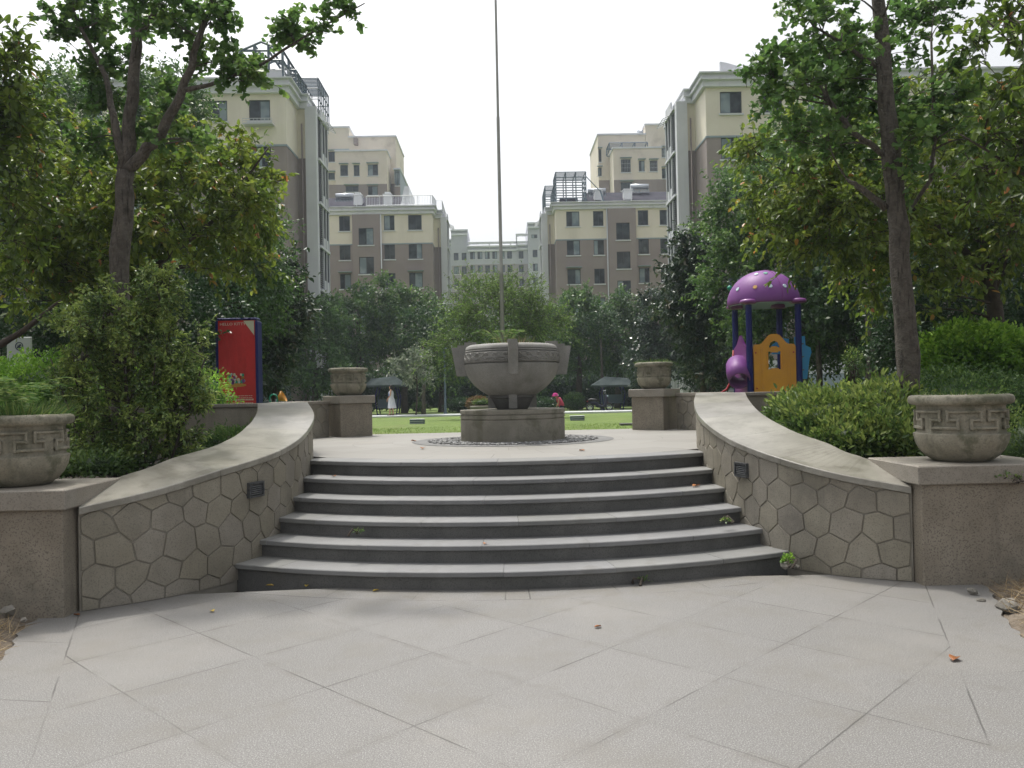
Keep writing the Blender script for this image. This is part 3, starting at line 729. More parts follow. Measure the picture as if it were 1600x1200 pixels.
base = k.mix(k.math('MULTIPLY', k.band(k.noise(.45, 5, .6), .48, .68), .3), base, (.26, .245, .22, 1))
base = k.mix(k.math('MULTIPLY', k.band(k.noise(7, 5, .75), .6, .75), .35), base, (.13, .12, .105, 1))
soft = k.math('MAXIMUM', linemask(k, uf, sp, .05), linemask(k, vf, sp, .05)); base = k.mix(k.math('MULTIPLY', k.math('MULTIPLY', soft, k.band(k.noise(5, 4), .45, .7)), .35), base, (.12, .11, .095, 1))
# mossy soiling by the foot of the steps and walls
near = k.math('MULTIPLY', k.band(rad, 7.2, 6.0), k.band(k.noise(2.5, 5, .7), .35, .7)); base = k.mix(k.math('MULTIPLY', near, .4), base, (.145, .13, .095, 1))
k.l(k.mix(k.math('MULTIPLY', j, .7), base, (.04, .036, .032, 1)), k.bsdf.inputs['Base Color']); k.bsdf.inputs['Roughness'].default_value = .6
k.l(k.bump(k.noise(150, 3), .2, .003, k.bump(k.math('SUBTRACT', 1., j), .5, .004)), k.bsdf.inputs['Normal'])
M['paving'] = k.m
edgeR = [(3.55, -14), (3.3, 0), (3.32, 3.0), (3.36, 4.3), (3.45, 5.1), (3.62, 5.7), (3.9, 6.3), (4.1, 6.75), (4.2, 7.3)]
edgeL = [(-3.5, -14), (-3.2, 0), (-3.2, 3.0), (-3.25, 4.3), (-3.33, 5.15), (-3.5, 5.75), (-3.68, 6.15), (-3.75, 6.55), (-3.8, 7.1)]
eR = catmull([(a, b, 0) for a, b in edgeR], 6); eL = catmull([(a, b, 0) for a, b in edgeL], 6)
ring_ = [(p[0] + .02 * math.sin(i * 2.3), p[1], 0) for i, p in enumerate(eR)] + [(0, 7.4, 0)] + [(p[0] + .02 * math.sin(i * 1.9), p[1], 0) for i, p in enumerate(eL)][::-1]
n = len(ring_); mb = MB(); mb.add(ring_ + [(p[0], p[1], -.08) for p in ring_], [tuple(range(n))] + [(i, (i + 1) % n, n + (i + 1) % n, n + i) for i in range(n)])
mb.build('lower_pavement', M['paving'], kind='structure')
# dirt beside the pavement
def grid_sheet(xs_of_row, ys, zf, name, mat, kind='structure'):
    rows = []; vs = []
    for yv in ys:
        rows.append([(xx, yv, zf(xx, yv)) for xx in xs_of_row(yv)])
    w = len(rows[0]); vs = [p for r_ in rows for p in r_]
    fs = [(i * w + j, i * w + j + 1, (i + 1) * w + j + 1, (i + 1) * w + j) for i in range(len(rows) - 1) for j in range(w - 1)]
    mb = MB(); mb.smooth = True; mb.add(vs, fs); return mb.build(name, mat, kind=kind)
def hum(x, y, s): return math.sin(x * s + 1.1) * math.cos(y * s * 1.3 + .4) + .5 * math.sin(x * s * 2.7 + y * s * 1.9)
geo = [0, .08, .16, .25, .35, .45, .6, .75, .95, 1.2, 1.6, 2.2, 3, 4.5, 7, 12, 25, 60, 140, 196]
for s, e in ((1, eR), (-1, eL)):
    def xr(y, s=s, e=e):
        x0 = float(np.interp(y, e[:, 1], e[:, 0])) - s * .25
        return [x0 + s * t if abs(x0 + s * t) < 199 else s * 199 for t in geo]
    def zf(x, y, s=s, e=e):
        t = abs(x - float(np.interp(y, e[:, 1], e[:, 0])) + s * 0.0)
        inner = s * (x - float(np.interp(y, e[:, 1], e[:, 0])))
        if inner < 0: return -.03
        return -.03 + .16 * min(inner, 1.0) ** .8 + .018 * hum(x, y, 5) * min(1, inner * 5)
    grid_sheet(xr, [-14, -8, -4, -2, 0, 1, 2, 3] + list(np.arange(3.5, 7.15, .12)), zf, 'dirt_verge', M['dirt'])
# raised beds behind the curved walls, and the ground further out
def bedz(x, y): return float(np.interp(y, [7.0, 7.6, 9, 12, 16], [.70, .74, .86, 1.02, .93])) + .025 * hum(x, y, 2.2)
for s in (1, -1):
    def xr(y, s=s):
        if y < 11.75: x0 = xwall(y, s > 0) + s * (.35 if y > 7.6 else .5)
        else:
            p = PRt if s > 0 else PLt; x0 = float(np.interp(y, p[:, 1], p[:, 0])) + s * .2
        return [max(-199, min(199, x0 + s * t)) for t in geo]
    ys = [7.02 if s > 0 else 6.95] + list(np.arange(7.25, 16.01, .35))
    grid_sheet(xr, ys, bedz, 'planting_bed', M['soil'])
# ------------------------------------------------------------------ lawn, path, ground behind
def lawnz(x, y): return float(np.interp(y, [15.9, 18, 30, 42, 60], [.90, .84, .70, .62, .60]))
k = NT('lawn'); c = k.mix(k.band(k.noise(1.2, 6, .7), .35, .7), (.10, .165, .024, 1), (.155, .22, .04, 1)); c = k.mix(k.math('MULTIPLY', k.band(k.noise(.5, 5, .7), .5, .7), .5), c, (.17, .15, .07, 1))
k.l(k.mix(k.math('MULTIPLY', k.band(k.noise(30, 4), .45, .7), .35), c, (.08, .13, .02, 1)), k.bsdf.inputs['Base Color']); k.bsdf.inputs['Roughness'].default_value = .9
k.l(k.bump(k.noise(60, 3), .8, .03), k.bsdf.inputs['Normal']); M['lawn'] = k.m
xs = [-199, -80, -40, -20, -12, -8, -5, -3, -1, 1, 3, 5, 8, 12, 20, 40, 80, 199]
grid_sheet(lambda y: xs, [15.93, 16.5, 18, 20, 24, 28, 32, 36, 40, 42, 50, 60, 100, 160, 300], lambda x, y: lawnz(x, y) + .015 * hum(x, y, .8), 'lawn', M['lawn'])
mb = MB(); mb.b2(-60, 60, 42.2, 44.9, .45, .69); mb.build('garden_path', M['rail'], kind='structure')
# grass blades on the visible lawn
r = np.random.default_rng(5); n = 12000
yy = 15.98 + (24 - 15.98) * r.random(n) ** 1.5; xx = (r.random(n) - .5) * 2 * (3.2 + (yy - 16) * .42) + .1
C = np.stack([xx, yy, np.interp(yy, [15.9, 18, 30, 42, 60], [.90, .84, .70, .62, .60]) - .01], 1)
A = nrm(np.stack([r.normal(size=n) * .45, r.normal(size=n) * .45, np.ones(n)], 1))
leaves('grass_blades', C, A, rdir(r, n), (.022 + .03 * r.random(n)) * (1 + (yy - 16) * .03), .22, 'blade', M['L_grass'], None, r.random(n), 3, label='short green lawn grass between the terrace and the path', cat='grass', kind='stuff')

# ------------------------------------------------------------------ pots and pedestals
def hull_ped(name, cx, cy, w, d, z0, z1, cap, rz, label, group, bev=.008):
    root = empty(name, (cx, cy, z0), label, 'pedestal', group, rz)
    b = MB(); b.box((0, 0, (z1 - z0 - cap) / 2 - .03), (w, d, z1 - z0 - cap + .06), bev=bev); b.build('pedestal_body', M['pedestal'], root, world=False)
    c = MB(); c.box((0, 0, z1 - z0 - cap / 2), (w + .09, d + .09, cap), bev=.01); c.build('pedestal_cap', M['cap'], root, world=False)
    return root
hull_ped('pedestal', 4.21, 7.26, 1.20, .86, 0, 1.03, .165, 0, 'square speckled granite pedestal under the near right pot', 'granite pedestals carrying the pots')
hull_ped('pedestal', -4.13, 6.93, 1.20, .86, 0, 1.03, .165, 0, 'stained granite pedestal under the near left pot', 'granite pedestals carrying the pots')
hull_ped('pedestal', 3.02, 15.55, .66, .66, PZ - .05, 1.76, .15, R(-36), 'small granite pedestal under the far right pot', 'granite pedestals carrying the pots')
hull_ped('pedestal', -2.91, 15.50, .66, .66, PZ - .05, 1.755, .15, R(36), 'small granite pedestal under the far left pot', 'granite pedestals carrying the pots')
PROF = [(.02, 0), (.225, 0), (.25, .012), (.30, .05), (.345, .105), (.375, .17), (.390, .242), (.388, .252), (.362, .258), (.358, .30), (.358, .46), (.360, .500), (.366, .508), (.402, .512), (.423, .525), (.430, .55), (.426, .578), (.412, .594), (.388, .60), (.365, .595), (.352, .58), (.345, .54), (.02, .52)]
def strip(mb, pts, w, rfun, proud, closed=False, cs=None):
    "raised square moulding along 2D polyline (angle-length, z) wrapped on a round body"
    ns = len(pts); segs = [(pts[i], pts[(i + 1) % ns]) for i in range(ns if closed else ns - 1)]
    for (a0, z0), (a1, z1) in segs:
        L = math.hypot(a1 - a0, z1 - z0)
        if L < 1e-6: continue
        ux, uz = (a1 - a0) / L, (z1 - z0) / L; m = max(1, int(L / .03))
        rows = [[] for _ in range(6)]
        for q in range(m + 1):
            t = -w / 2 + (L + w) * q / m; px, pz = a0 + ux * t, z0 + uz * t
            for j, (o, d) in enumerate(((-w / 2, -.004), (-w / 2, proud * .6), (-w / 4, proud), (w / 4, proud), (w / 2, proud * .6), (w / 2, -.004))):
                x, z = px - uz * o, pz + ux * o; rr_ = rfun(z) + d; an = x
                rows[j].append((rr_ * math.cos(an / rfun(.3)), rr_ * math.sin(an / rfun(.3)), z))
        ribbon(mb, [np.array(r_) for r_ in rows])
def make_pot():
    root = empty('stone_pot', (0, 0, 0), 'x', 'pot', 'carved stone pots on the pedestals')
    b = MB(); b.smooth = True; b.lathe(PROF[:8], 56); b.build('pot_body', M['pot'], root, world=False)
    b = MB(); b.smooth = True; b.lathe(PROF[7:13], 56); b.build('pot_band', M['pot'], root, world=False)
    b = MB(); b.smooth = True; b.lathe(PROF[12:], 56); b.build('pot_rim', M['pot'], root, world=False)
    rf = lambda z: .358; circ = 2 * math.pi * .356; n = 7; T = circ / n
    zt, zm, zb = .452, .378, .306
    unit = [(0, zt), (.21, zt), (.21, zm), (.12, zm), (.12, zb), (.45, zb), (.45, zb)]
    b = MB()
    for i in range(n):
        o = i * T
        strip(b, [(o + x * T, z) for x, z in ((0, zt), (.80, zt), (.80, zm), (.56, zm), (.56, zb), (1.24, zb), (1.24, zm), (1.0, zm), (1.0, zt))], .027, rf, .026)
    b.build('key_fret', M['pot'], root, world=False, angle=.9)
    s_ = MB(); s_.lathe([(.0, .545), (.2, .55), (.348, .535)], 24); s_.build('pot_soil', M['soil'], root, world=False)
    return root
pot = make_pot()
pot.location = (4.20, 7.24, 1.031); pot['label'] = 'large key-pattern stone pot with sparse weeds beside the azaleas'; pot.rotation_euler.z = .35
copy_tree(pot, (-4.13, 6.93, 1.031), 2.0, 'large mossy key-pattern stone pot full of fern at the left edge')
p3 = copy_tree(pot, (3.02, 15.55, 1.761), .9, 'small far key-pattern pot topped with grass, right of the bowl', sc=.86)
p4 = copy_tree(pot, (-2.91, 15.50, 1.756), 1.7, 'small far key-pattern pot without plants, left of the bowl', sc=.88)

# ------------------------------------------------------------------ the bowl on its round plinth
pl = empty('bowl_plinth', (BX, BY, PZ), 'round stone plinth with two grooves in the middle of the terrace', 'plinth')
def lathe_at(prof, cx, cy, n=72, z0=0):
    m = MB(); m.smooth = True; m.lathe(prof, n, (cx, cy, z0)); return m
lathe_at([(.84, PZ - .03), (.84, PZ + .345), (.826, PZ + .35), (.826, PZ + .358)], BX, BY).build('plinth_drum', M['bowl_base'], pl, angle=.6)
lathe_at([(.826, PZ + .358), (.842, PZ + .362), (.842, PZ + .42), (.828, PZ + .424), (.828, PZ + .43)], BX, BY).build('plinth_band', M['bowl_base'], pl, angle=.6)
lathe_at([(.828, PZ + .43), (.846, PZ + .434), (.846, PZ + .492), (.84, PZ + .498), (0.01, PZ + .50)], BX, BY).build('plinth_cap', M['bowl_base'], pl, angle=.6)
Z0 = PZ + .50
bw = empty('stone_bowl', (BX, BY, Z0), 'huge round stone bowl with four stepped fins on a dark foot', 'bowl')
lathe_at([(.02, Z0 + .001), (.245, Z0 + .001), (.27, Z0 + .03), (.335, Z0 + .17), (.365, Z0 + .185), (.365, Z0 + .235), (.1, Z0 + .235)], BX, BY).build('bowl_foot', M['riser'], bw, angle=.6)
body = [(.10, Z0 + .225), (.36, Z0 + .228), (.40, Z0 + .237), (.50, Z0 + .30), (.60, Z0 + .385), (.68, Z0 + .48), (.735, Z0 + .58), (.765, Z0 + .68), (.772, Z0 + .715), (.768, Z0 + .722), (.735, Z0 + .726), (.735, Z0 + .740), (.766, Z0 + .742)]
lathe_at(body, BX, BY, 96).build('bowl_body', M['bowl'], bw, angle=.7)
band = [(.766, Z0 + .742), (.768, Z0 + .80), (.764, Z0 + .88), (.757, Z0 + .905), (.728, Z0 + .908), (.728, Z0 + .920), (.757, Z0 + .922), (.752, Z0 + .938), (.738, Z0 + .942), (.738, Z0 + .95)]
lathe_at(band, BX, BY, 96).build('carved_band', M['bowl'], bw, angle=.7)
rim = [(.738, Z0 + .95), (.75, Z0 + .955), (.742, Z0 + .985), (.72, Z0 + 1.01), (.68, Z0 + 1.03), (.63, Z0 + 1.035), (.60, Z0 + 1.02), (.58, Z0 + .96), (.1, Z0 + .93)]
lathe_at(rim, BX, BY, 96).build('bowl_rim', M['bowl'], bw, angle=.7)
b = MB(); b.smooth = True   # carved cloud and wave pattern on the band
def onband(a, z): rr_ = float(np.interp(z, [.742, .80, .88, .905], [.766, .768, .764, .757])) + .003; return (BX + rr_ * math.cos(a), BY + rr_ * math.sin(a), Z0 + z)
rr = random.Random(3); nb = 28
for i in range(nb):
    a0 = 6.28318 * i / nb
    for q in (1., .62):
        b.tube([onband(a0 + math.cos(t) * .115 * q, .765 + math.sin(t) * .055 * q) for t in np.linspace(0, math.pi, 9)], .010, 4)
    a1 = a0 + .11 + rr.uniform(-.02, .02); sg = rr.choice((-1, 1))
    b.tube([onband(a1 + sg * (.05 - t * .006) * math.cos(t * 1.1), .862 + (.024 - t * .0022) * math.sin(t * 1.1)) for t in np.linspace(0, 8, 15)], .010, 4)
    b.tube([onband(a1 + sg * t, .85 - t * .12 + .012 * math.sin(t * 40)) for t in np.linspace(-.02, .12, 6)], .008, 4)
b.tube([onband(t, .758) for t in np.linspace(0, 6.28318, 96, endpoint=False)], .009, 4, closed=True)
b.tube([onband(t, .892) for t in np.linspace(0, 6.28318, 96, endpoint=False)], .005, 4, closed=True)
b.build('carving', M['bowl'], bw)
for q in range(4):
    a = -math.pi / 2 + q * math.pi / 2 + R(1.0)
    Mx = Matrix.Rotation(a, 4, 'Z'); T0 = Matrix.Translation((BX, BY, Z0)) @ Mx
    fin = MB()
    prof = [(.72, .545), (.885, .545), (.965, 1.005), (.865, 1.005), (.865, 1.04), (.755, 1.04), (.755, 1.085), (.56, 1.085), (.56, 1.0), (.70, .98), (.735, .90), (.75, .75)]
    o = len(fin.v); fin.prism(prof, 1, -.073, .073)
    for i in range(o, len(fin.v)): fin.v[i] = tuple(T0 @ Vector(fin.v[i]))
    fin.build('fin', M['bowl'], bw)
    leg = MB(); o = 0; leg.box((.33, 0, .125), (.12, .13, .22))
    for i in range(len(leg.v)): leg.v[i] = tuple(T0 @ Vector(leg.v[i]))
    leg.build('foot_block', M['bowl'], bw)

# ------------------------------------------------------------------ flagpole
fp = empty('flagpole', (P(786, 560, 21).x, 21, .84), 'tall thin bare steel flagpole rising behind the stone bowl', 'flagpole')
X = fp.location.x
lathe_at([(.2, .80), (.2, .86), (.14, .89), (.062, .93), (.062, 1.2)], X, 21, 20).build('pole_base', M['pole'], fp, angle=.6)
lathe_at([(.056, 1.2), (.054, 4.9), (.056, 4.92), (.046, 4.95), (.043, 9.0), (.035, 9.05), (.03, 13.6), (.02, 13.62)], X, 21, 20).build('pole_shaft', M['pole'], fp, angle=.6)
m = MB(); m.smooth = True; m.lathe([(.001, 13.6), (.05, 13.64), (.07, 13.7), (.05, 13.76), (.001, 13.8)], 16, (X, 21, 0)); m.build('finial', M['pole'], fp)

# ------------------------------------------------------------------ advertising board
def text_mesh(txt, size, depth=.002):
    cu = bpy.data.curves.new('t', 'FONT'); cu.body = txt; cu.size = size; cu.extrude = depth; cu.align_x = 'CENTER'; cu.resolution_u = 2
    ob = bpy.data.objects.new('t', cu); COL.objects.link(ob); dg = bpy.context.evaluated_depsgraph_get(); dg.update()
    me = bpy.data.meshes.new_from_object(ob.evaluated_get(dg)); bpy.data.objects.remove(ob)
    vs = [tuple(v.co) for v in me.vertices]; fs = [tuple(p.vertices) for p in me.polygons]; bpy.data.meshes.remove(me)
    return vs, fs
YB = 17.5; a = P(340, 500, YB); c = P(398, 500, YB); z1 = P(370, 500, YB).z; z0 = P(370, 632, YB).z
bx0, bx1 = a.x, c.x; bw_ = bx1 - bx0; bc = (bx0 + bx1) / 2
ad = empty('advertising_board', (bc, YB, .85), 'upright red advertising board in a blue frame beyond the left wall', 'billboard')
m = MB(); T = .30
m.b2(bx0 - .05, bx0, YB, YB + T, .85, z1); m.b2(bx1, bx1 + .06, YB - .02, YB + T + .02, .85, z1 - .02, bev=.02); m.b2(bx0 - .03, bx1 + .04, YB + .0, YB + T, z1, z1 + .05, bev=.02); m.b2(bx0, bx1, YB + .05, YB + T - .02, .9, z1)
m.b2(bx0 - .02, bx1 + .02, YB + .0, YB + T, .85, 1.05); m.build('board_frame', M['blue'], ad)
m = MB(); m.b2(bx0 + .003, bx1 - .003, YB + .012, YB + .047, 1.06, z1 - .01); poster = m.build('poster', M['posterred'], ad)
def sub(mb, name, mat, par, **kw):
    o = mb.build(name, mat, None, **kw); o.parent = par; q = Vector((0, 0, 0)); p = par
    while p is not None: q += p.location; p = p.parent
    o.location = -q; return o
yf = YB + .006
m = MB(); vs, fs = text_mesh('HELLO KITTY', .085); m.add([(v[0] * 1.1 + bc - .08, yf - v[2], v[1] + z1 - .115) for v in vs], fs); sub(m, 'lettering', M['lettering'], poster)
m = MB()
for i in range(3): xa = bx0 + .16 + i * .17; m.prism([(xa, z1 - .35), (xa + .04, z1 - .3), (xa + .11, z1 - 1.0), (xa + .05, z1 - 1.3), (xa + .02, z1 - 1.0)], 1, yf + .001, yf + .004)
sub(m, 'drape_picture', M['posterred'], poster)
m = MB(); m.prism([(bx1 - .25, z1 - .02), (bx1 - .02, z1 - .34), (bx1 - .02, z1 - .02)], 1, yf - .002, yf + .004); sub(m, 'corner_flash', M['posterpale'], poster)
m = MB(); zb_ = z1 - 1.42   # gift basket picture: gold dish with a heap of gifts
m.lathe([(.0, -.003), (.25, -.003), (.25, .003), (0, .003)], 24); 
for i in range(len(m.v)): v_ = m.v[i]; m.v[i] = (bc - .03 + v_[0] * .9, yf + v_[2], zb_ + v_[1] * .16)
sub(m, 'dish_picture', M['gold'], poster)
rr = random.Random(8)
cols = ['dotpale', 'posterpale', 'gold', 'green', 'lettering', 'purple']
for j, cn in enumerate(cols):
    m = MB()
    for i in range(5):
        cx_ = bc - .03 + rr.uniform(-.17, .17); cz_ = zb_ + .05 + rr.uniform(0, .2); s_ = rr.uniform(.02, .04)
        m.prism([(cx_ + s_ * math.cos(t), cz_ + s_ * 1.2 * math.sin(t)) for t in np.linspace(0, 6.28, 9)[:-1]], 1, yf - .001 - j * .0006, yf + .004)
    sub(m, 'gift_picture', M[cn], poster)
m = MB(); 
for row, (zz, h_) in enumerate(((z1 - 1.66, .012), (z1 - 1.70, .01), (z1 - 1.755, .035), (z1 - 1.82, .018))):
    x = bx0 + .06
    while x < bx1 - .08: w_ = rr.uniform(.015, .035) if h_ > .015 else rr.uniform(.03, .08); m.b2(x, x + w_, yf - .001, yf + .004, zz, zz + h_); x += w_ + .012
sub(m, 'small_print', M['lettering'], poster)
# ------------------------------------------------------------------ white notice sign at far left
YS = 14; a = P(10, 527, YS); c = P(49, 560, YS); sx0, sx1 = a.x, c.x; st, sb = a.z, P(30, 575, YS).z
sg = empty('notice_sign', ((sx0 + sx1) / 2, YS, 1.0), 'small white notice sign with a dark round emblem above the left hedge', 'sign')
m = MB(); m.b2(sx0, sx1, YS, YS + .04, sb, st, bev=.012); m.build('sign_panel', M['signwhite'], sg)
m = MB(); m.tube([(sx0 + .06, YS + .06, 1.0), (sx0 + .06, YS + .06, st - .03)], .022, 8); m.tube([(sx1 - .06, YS + .06, 1.0), (sx1 - .06, YS + .06, st - .03)], .022, 8); m.build('sign_post', M['steel'], sg)
ex, ez = P(30, 541, YS).x, P(30, 541, YS).z
m = MB(); m.tube([(ex + .062 * math.cos(t), YS - .003, ez + .068 * math.sin(t)) for t in np.linspace(0, 6.283, 24, endpoint=False)], .0075, 5, closed=True)
for p0, p1 in (((-.035, -.025), (.03, .035)), ((-.03, .005), (.035, .012)), ((0, -.04), (.008, .03)), ((-.03, -.035), (-.005, -.005)), ((.01, -.01), (.038, -.03))):
    m.tube([(ex + p0[0], YS - .003, ez + p0[1]), (ex + p1[0], YS - .003, ez + p1[1])], .0075, 5)
m.build('emblem', M['signink'], sg)
m = MB(); x = ex - .12
for i in range(7):
    m.b2(x, x + .026, YS - .004, YS + .001, ez - .18, ez - .168); m.b2(x + .01, x + .016, YS - .0045, YS + .001, ez - .19, ez - .155); x += .036
m.build('lettering', M['signgreen'], sg)

# ------------------------------------------------------------------ playhouse
PX = 5.93; PY = 18.8; W_ = 1.15; GZ = .85
ph = empty('playhouse', (PX + W_ / 2, PY + W_ / 2, GZ), 'mushroom-roofed playhouse with blue posts and yellow front panel', 'playhouse')
corners = [(PX, PY), (PX + W_ + .02, PY), (PX + .03, PY + 1.2), (PX + W_, PY + 1.2)]
zt = P(1210, 482, PY).z
for x, y in corners:
    m = MB(); m.smooth = True; m.lathe([(.001, GZ), (.072, GZ), (.072, zt + .1), (.001, zt + .1)], 16, (x, y, 0)); m.build('post', M['blue'], ph, angle=.7)
dc = (PX + W_ / 2 - .02, PY + .6); 
zr = P(1200, 470, PY + .1).z; zd = P(1200, 423, PY + .6).z
m = MB(); m.smooth = True
RR = .86; prof = [(RR * math.cos(t), zr - .02 + (zd - zr + .02) * math.sin(t)) for t in np.linspace(0, math.pi / 2 * .995, 14)]
prof = [(RR - .1, zr - .06), (RR - .02, zr - .05)] + prof
m.lathe(prof, 48, (dc[0], dc[1], 0)); dome = m.build('dome_roof', M['purple'], ph)
m = MB(); m.smooth = True; m.lathe([(RR * math.cos(t) - .05, zr - .07 + (zd - zr - .02) * math.sin(t)) for t in np.linspace(0, 1.55, 8)], 32, (dc[0], dc[1], 0)); m.build('dome_lining', M['dotpale'], ph)
m = MB(); m.smooth = True
for x, y in corners: 
    dx_, dy_ = x - dc[0], y - dc[1]; L_ = math.hypot(dx_, dy_)
    m.lathe([(.001, -.065), (.16, -.065), (.2, -.045), (.205, -.01), (.18, .03), (.1, .045), (.001, .05)], 20, (x, y, zr - .01))
m.build('roof_lobe', M['magenta_rim'], ph)
m = MB(); m.tube([(dc[0] + (RR + .006) * math.cos(t) * math.cos(-1.35), dc[1] + (RR + .006) * math.cos(t) * math.sin(-1.35), zr - .02 + (zd - zr + .026) * math.sin(t)) for t in np.linspace(0, 1.56, 14)], .009, 5); m.build('roof_seam', M['magenta_rim'], ph)
def dome_pt(az, t, e=0.): return Vector((dc[0] + (RR + e) * math.cos(t) * math.cos(az), dc[1] + (RR + e) * math.cos(t) * math.sin(az), zr - .02 + (zd - zr + .02 + e) * math.sin(t)))
dots = [(-2.72, .42, 'dotpale'), (-2.12, .42, 'doty'), (-1.68, .43, 'dotpale'), (-1.22, .43, 'dotpale'), (-.72, .42, 'doty'), (-2.2, .98, 'purple'), (-1.75, 1.0, 'dotg'), (-1.0, 1.0, 'dotpale'), (-.25, .42, 'dotg'), (.5, .42, 'dotpale'), (1.6, .42, 'doty'), (2.5, .42, 'dotg')]
for az, t, cn in dots:
    if cn == 'purple': cn = 'dotpale'
    c0 = dome_pt(az, t, .006); nn = (dome_pt(az, t, .1) - dome_pt(az, t, 0)).normalized(); uu = nn.orthogonal().normalized(); vv = nn.cross(uu)
    m = MB(); n = 14; vs = [c0 + (uu * math.cos(6.283 * i / n) + vv * math.sin(6.283 * i / n)) * .052 - nn * .004 for i in range(n)] + [c0 + (uu * math.cos(6.283 * i / n) + vv * math.sin(6.283 * i / n)) * .045 + nn * .008 for i in range(n)]
    m.add(vs, [tuple(range(n, 2 * n))] + [(i, (i + 1) % n, n + (i + 1) % n, n + i) for i in range(n)]); m.build('roof_dot', M[cn], ph)
# yellow front panel with arched top and two openings
def panel_grid(mb, x0, x1, z0, topf, holes, y0, y1, nx=46, nz=64, zmax=None):
    dx_ = (x1 - x0) / nx; dz_ = (zmax - z0) / nz
    full = [[False] * nz for _ in range(nx)]
    for i in range(nx):
        for j in range(nz):
            xc, zc = x0 + (i + .5) * dx_, z0 + (j + .5) * dz_
            full[i][j] = zc < topf(xc) and not any(h(xc, zc) for h in holes)
    V = {}
    def vid(i, j, s):
        k_ = (i, j, s)
        if k_ not in V:
            xx_, zz_ = x0 + i * dx_, z0 + j * dz_
            V[k_] = len(mb.v); mb.v.append((xx_, y0 if s == 0 else y1, min(zz_, topf(xx_) + .004)))
        return V[k_]
    def F_(*a): mb.f.append(list(a)); mb.m.append(mb.cur); mb.sm.append(False)
    for i in range(nx):
        for j in range(nz):
            if not full[i][j]: continue
            F_(vid(i, j, 0), vid(i + 1, j, 0), vid(i + 1, j + 1, 0), vid(i, j + 1, 0)); F_(vid(i, j, 1), vid(i, j + 1, 1), vid(i + 1, j + 1, 1), vid(i + 1, j, 1))
            for di, dj, e in ((-1, 0, ((i, j), (i, j + 1))), (1, 0, ((i + 1, j), (i + 1, j + 1))), (0, -1, ((i, j), (i + 1, j))), (0, 1, ((i, j + 1), (i + 1, j + 1)))):
                a_, b_ = i + di, j + dj
                if not (0 <= a_ < nx and 0 <= b_ < nz and full[a_][b_]):
                    F_(vid(*e[0], 0), vid(*e[1], 0), vid(*e[1], 1), vid(*e[0], 1))
x0, x1 = PX + .085, PX + W_ - .065; xc = (x0 + x1) / 2; pz1 = P(1215, 522, PY).z; psh = P(1190, 538, PY).z; pz0 = P(1215, 618, PY).z - .12
def topf(x):
    t = abs(x - xc) / ((x1 - x0) / 2); return psh + (pz1 - psh) * (.5 + .5 * math.cos(min(1, max(0, (t - .12) / .62)) * math.pi)) - (.06 * max(0, (t - .93) / .07) ** 2)
hz1 = P(1215, 536, PY).z; hz0 = P(1215, 542, PY).z; wz1 = P(1215, 549, PY).z; wz0 = P(1215, 577, PY).z
h1 = lambda x, z: z > hz0 + .045 * max(0, 1 - ((x - xc) / .11) ** 2) - .03 and (x - xc) ** 2 / .125 ** 2 + (z - hz0) ** 2 / (hz1 - hz0 + .045) ** 2 < 1
h2 = lambda x, z: abs(x - xc) < .155 and wz0 + .02 * (1 - ((x - xc) / .155) ** 2) < z < wz1 - .035 * (1 - ((x - xc) / .1) ** 2) * (abs(x - xc) < .1)
m = MB(); panel_grid(m, x0, x1, pz0, topf, [h1, h2], PY - .03, PY + .03, zmax=pz1 + .01)
yp = m.build('front_panel', M['yellow'], ph, angle=.6)
m = MB()
for xx_, w_ in ((x0 + .14, .02), (x0 + .20, .012), (x1 - .14, .02), (x1 - .2, .012)): m.b2(xx_ - w_ / 2, xx_ + w_ / 2, PY - .038, PY - .028, pz0 + .2, psh - .12, bev=.003)
m.b2(x0 + .06, x0 + .2, PY - .04, PY - .028, psh - .105, psh - .08, bev=.004); m.b2(x1 - .2, x1 - .06, PY - .04, PY - .028, psh - .105, psh - .08, bev=.004)
m.b2(xc - .2, xc - .175, PY - .045, PY - .028, wz0, wz1, bev=.004); m.b2(xc + .175, xc + .2, PY - .045, PY - .028, wz0, wz1, bev=.004)
sub(m, 'moulding', M['yellow'], yp)
for bx_, bz_ in ((x0 + .05, psh - .2), (x1 - .05, psh - .2), (x0 + .06, pz0 + .3), (x1 - .05, pz0 + .3)):
    m = MB(); m.smooth = True; m.lathe([(.001, .02), (.015, .016), (.02, 0)], 8)
    for i in range(len(m.v)): v_ = m.v[i]; m.v[i] = (bx_ + v_[0], PY - .03 - v_[2], bz_ + v_[1])
    sub(m, 'bolt', M['red'], yp)
# purple tunnel mouth on the left side
TX = PX - .02; tz = P(1158, 575, PY + .6).z
m = MB(); m.smooth = True
m.tube([(TX + .02, PY + .60, tz), (TX - .12, PY + .45, tz + .02), (TX - .2, PY + .2, tz - .12), (TX - .24, PY - .02, tz - .32)], [.29, .30, .28, .25], 22, cap=False)
o_ = m.build('tunnel', M['purple'], ph); md = o_.modifiers.new('s', 'SOLIDIFY'); md.thickness = .03
m = MB(); m.prism([(PY + .12, GZ), (PY + 1.08, GZ), (PY + 1.08, psh - .05), (PY + .85, psh + .05), (PY + .6, psh + .26), (PY + .35, psh + .05), (PY + .12, psh - .05)], 0, TX - .03, TX + .03); m.build('side_panel', M['magenta_rim'], ph)
m = MB(); m.smooth = True
for dy_ in (0, .22):
    m.tube([(TX - .08, PY + .1 + dy_, 1.58), (TX - .3, PY + .05 + dy_, 1.55), (TX - .55, PY + dy_, 1.42), (TX - .62, PY + dy_, GZ)], .05, 8)
m.build('side_rail', M['purple'], ph)
m = MB(); m.smooth = True
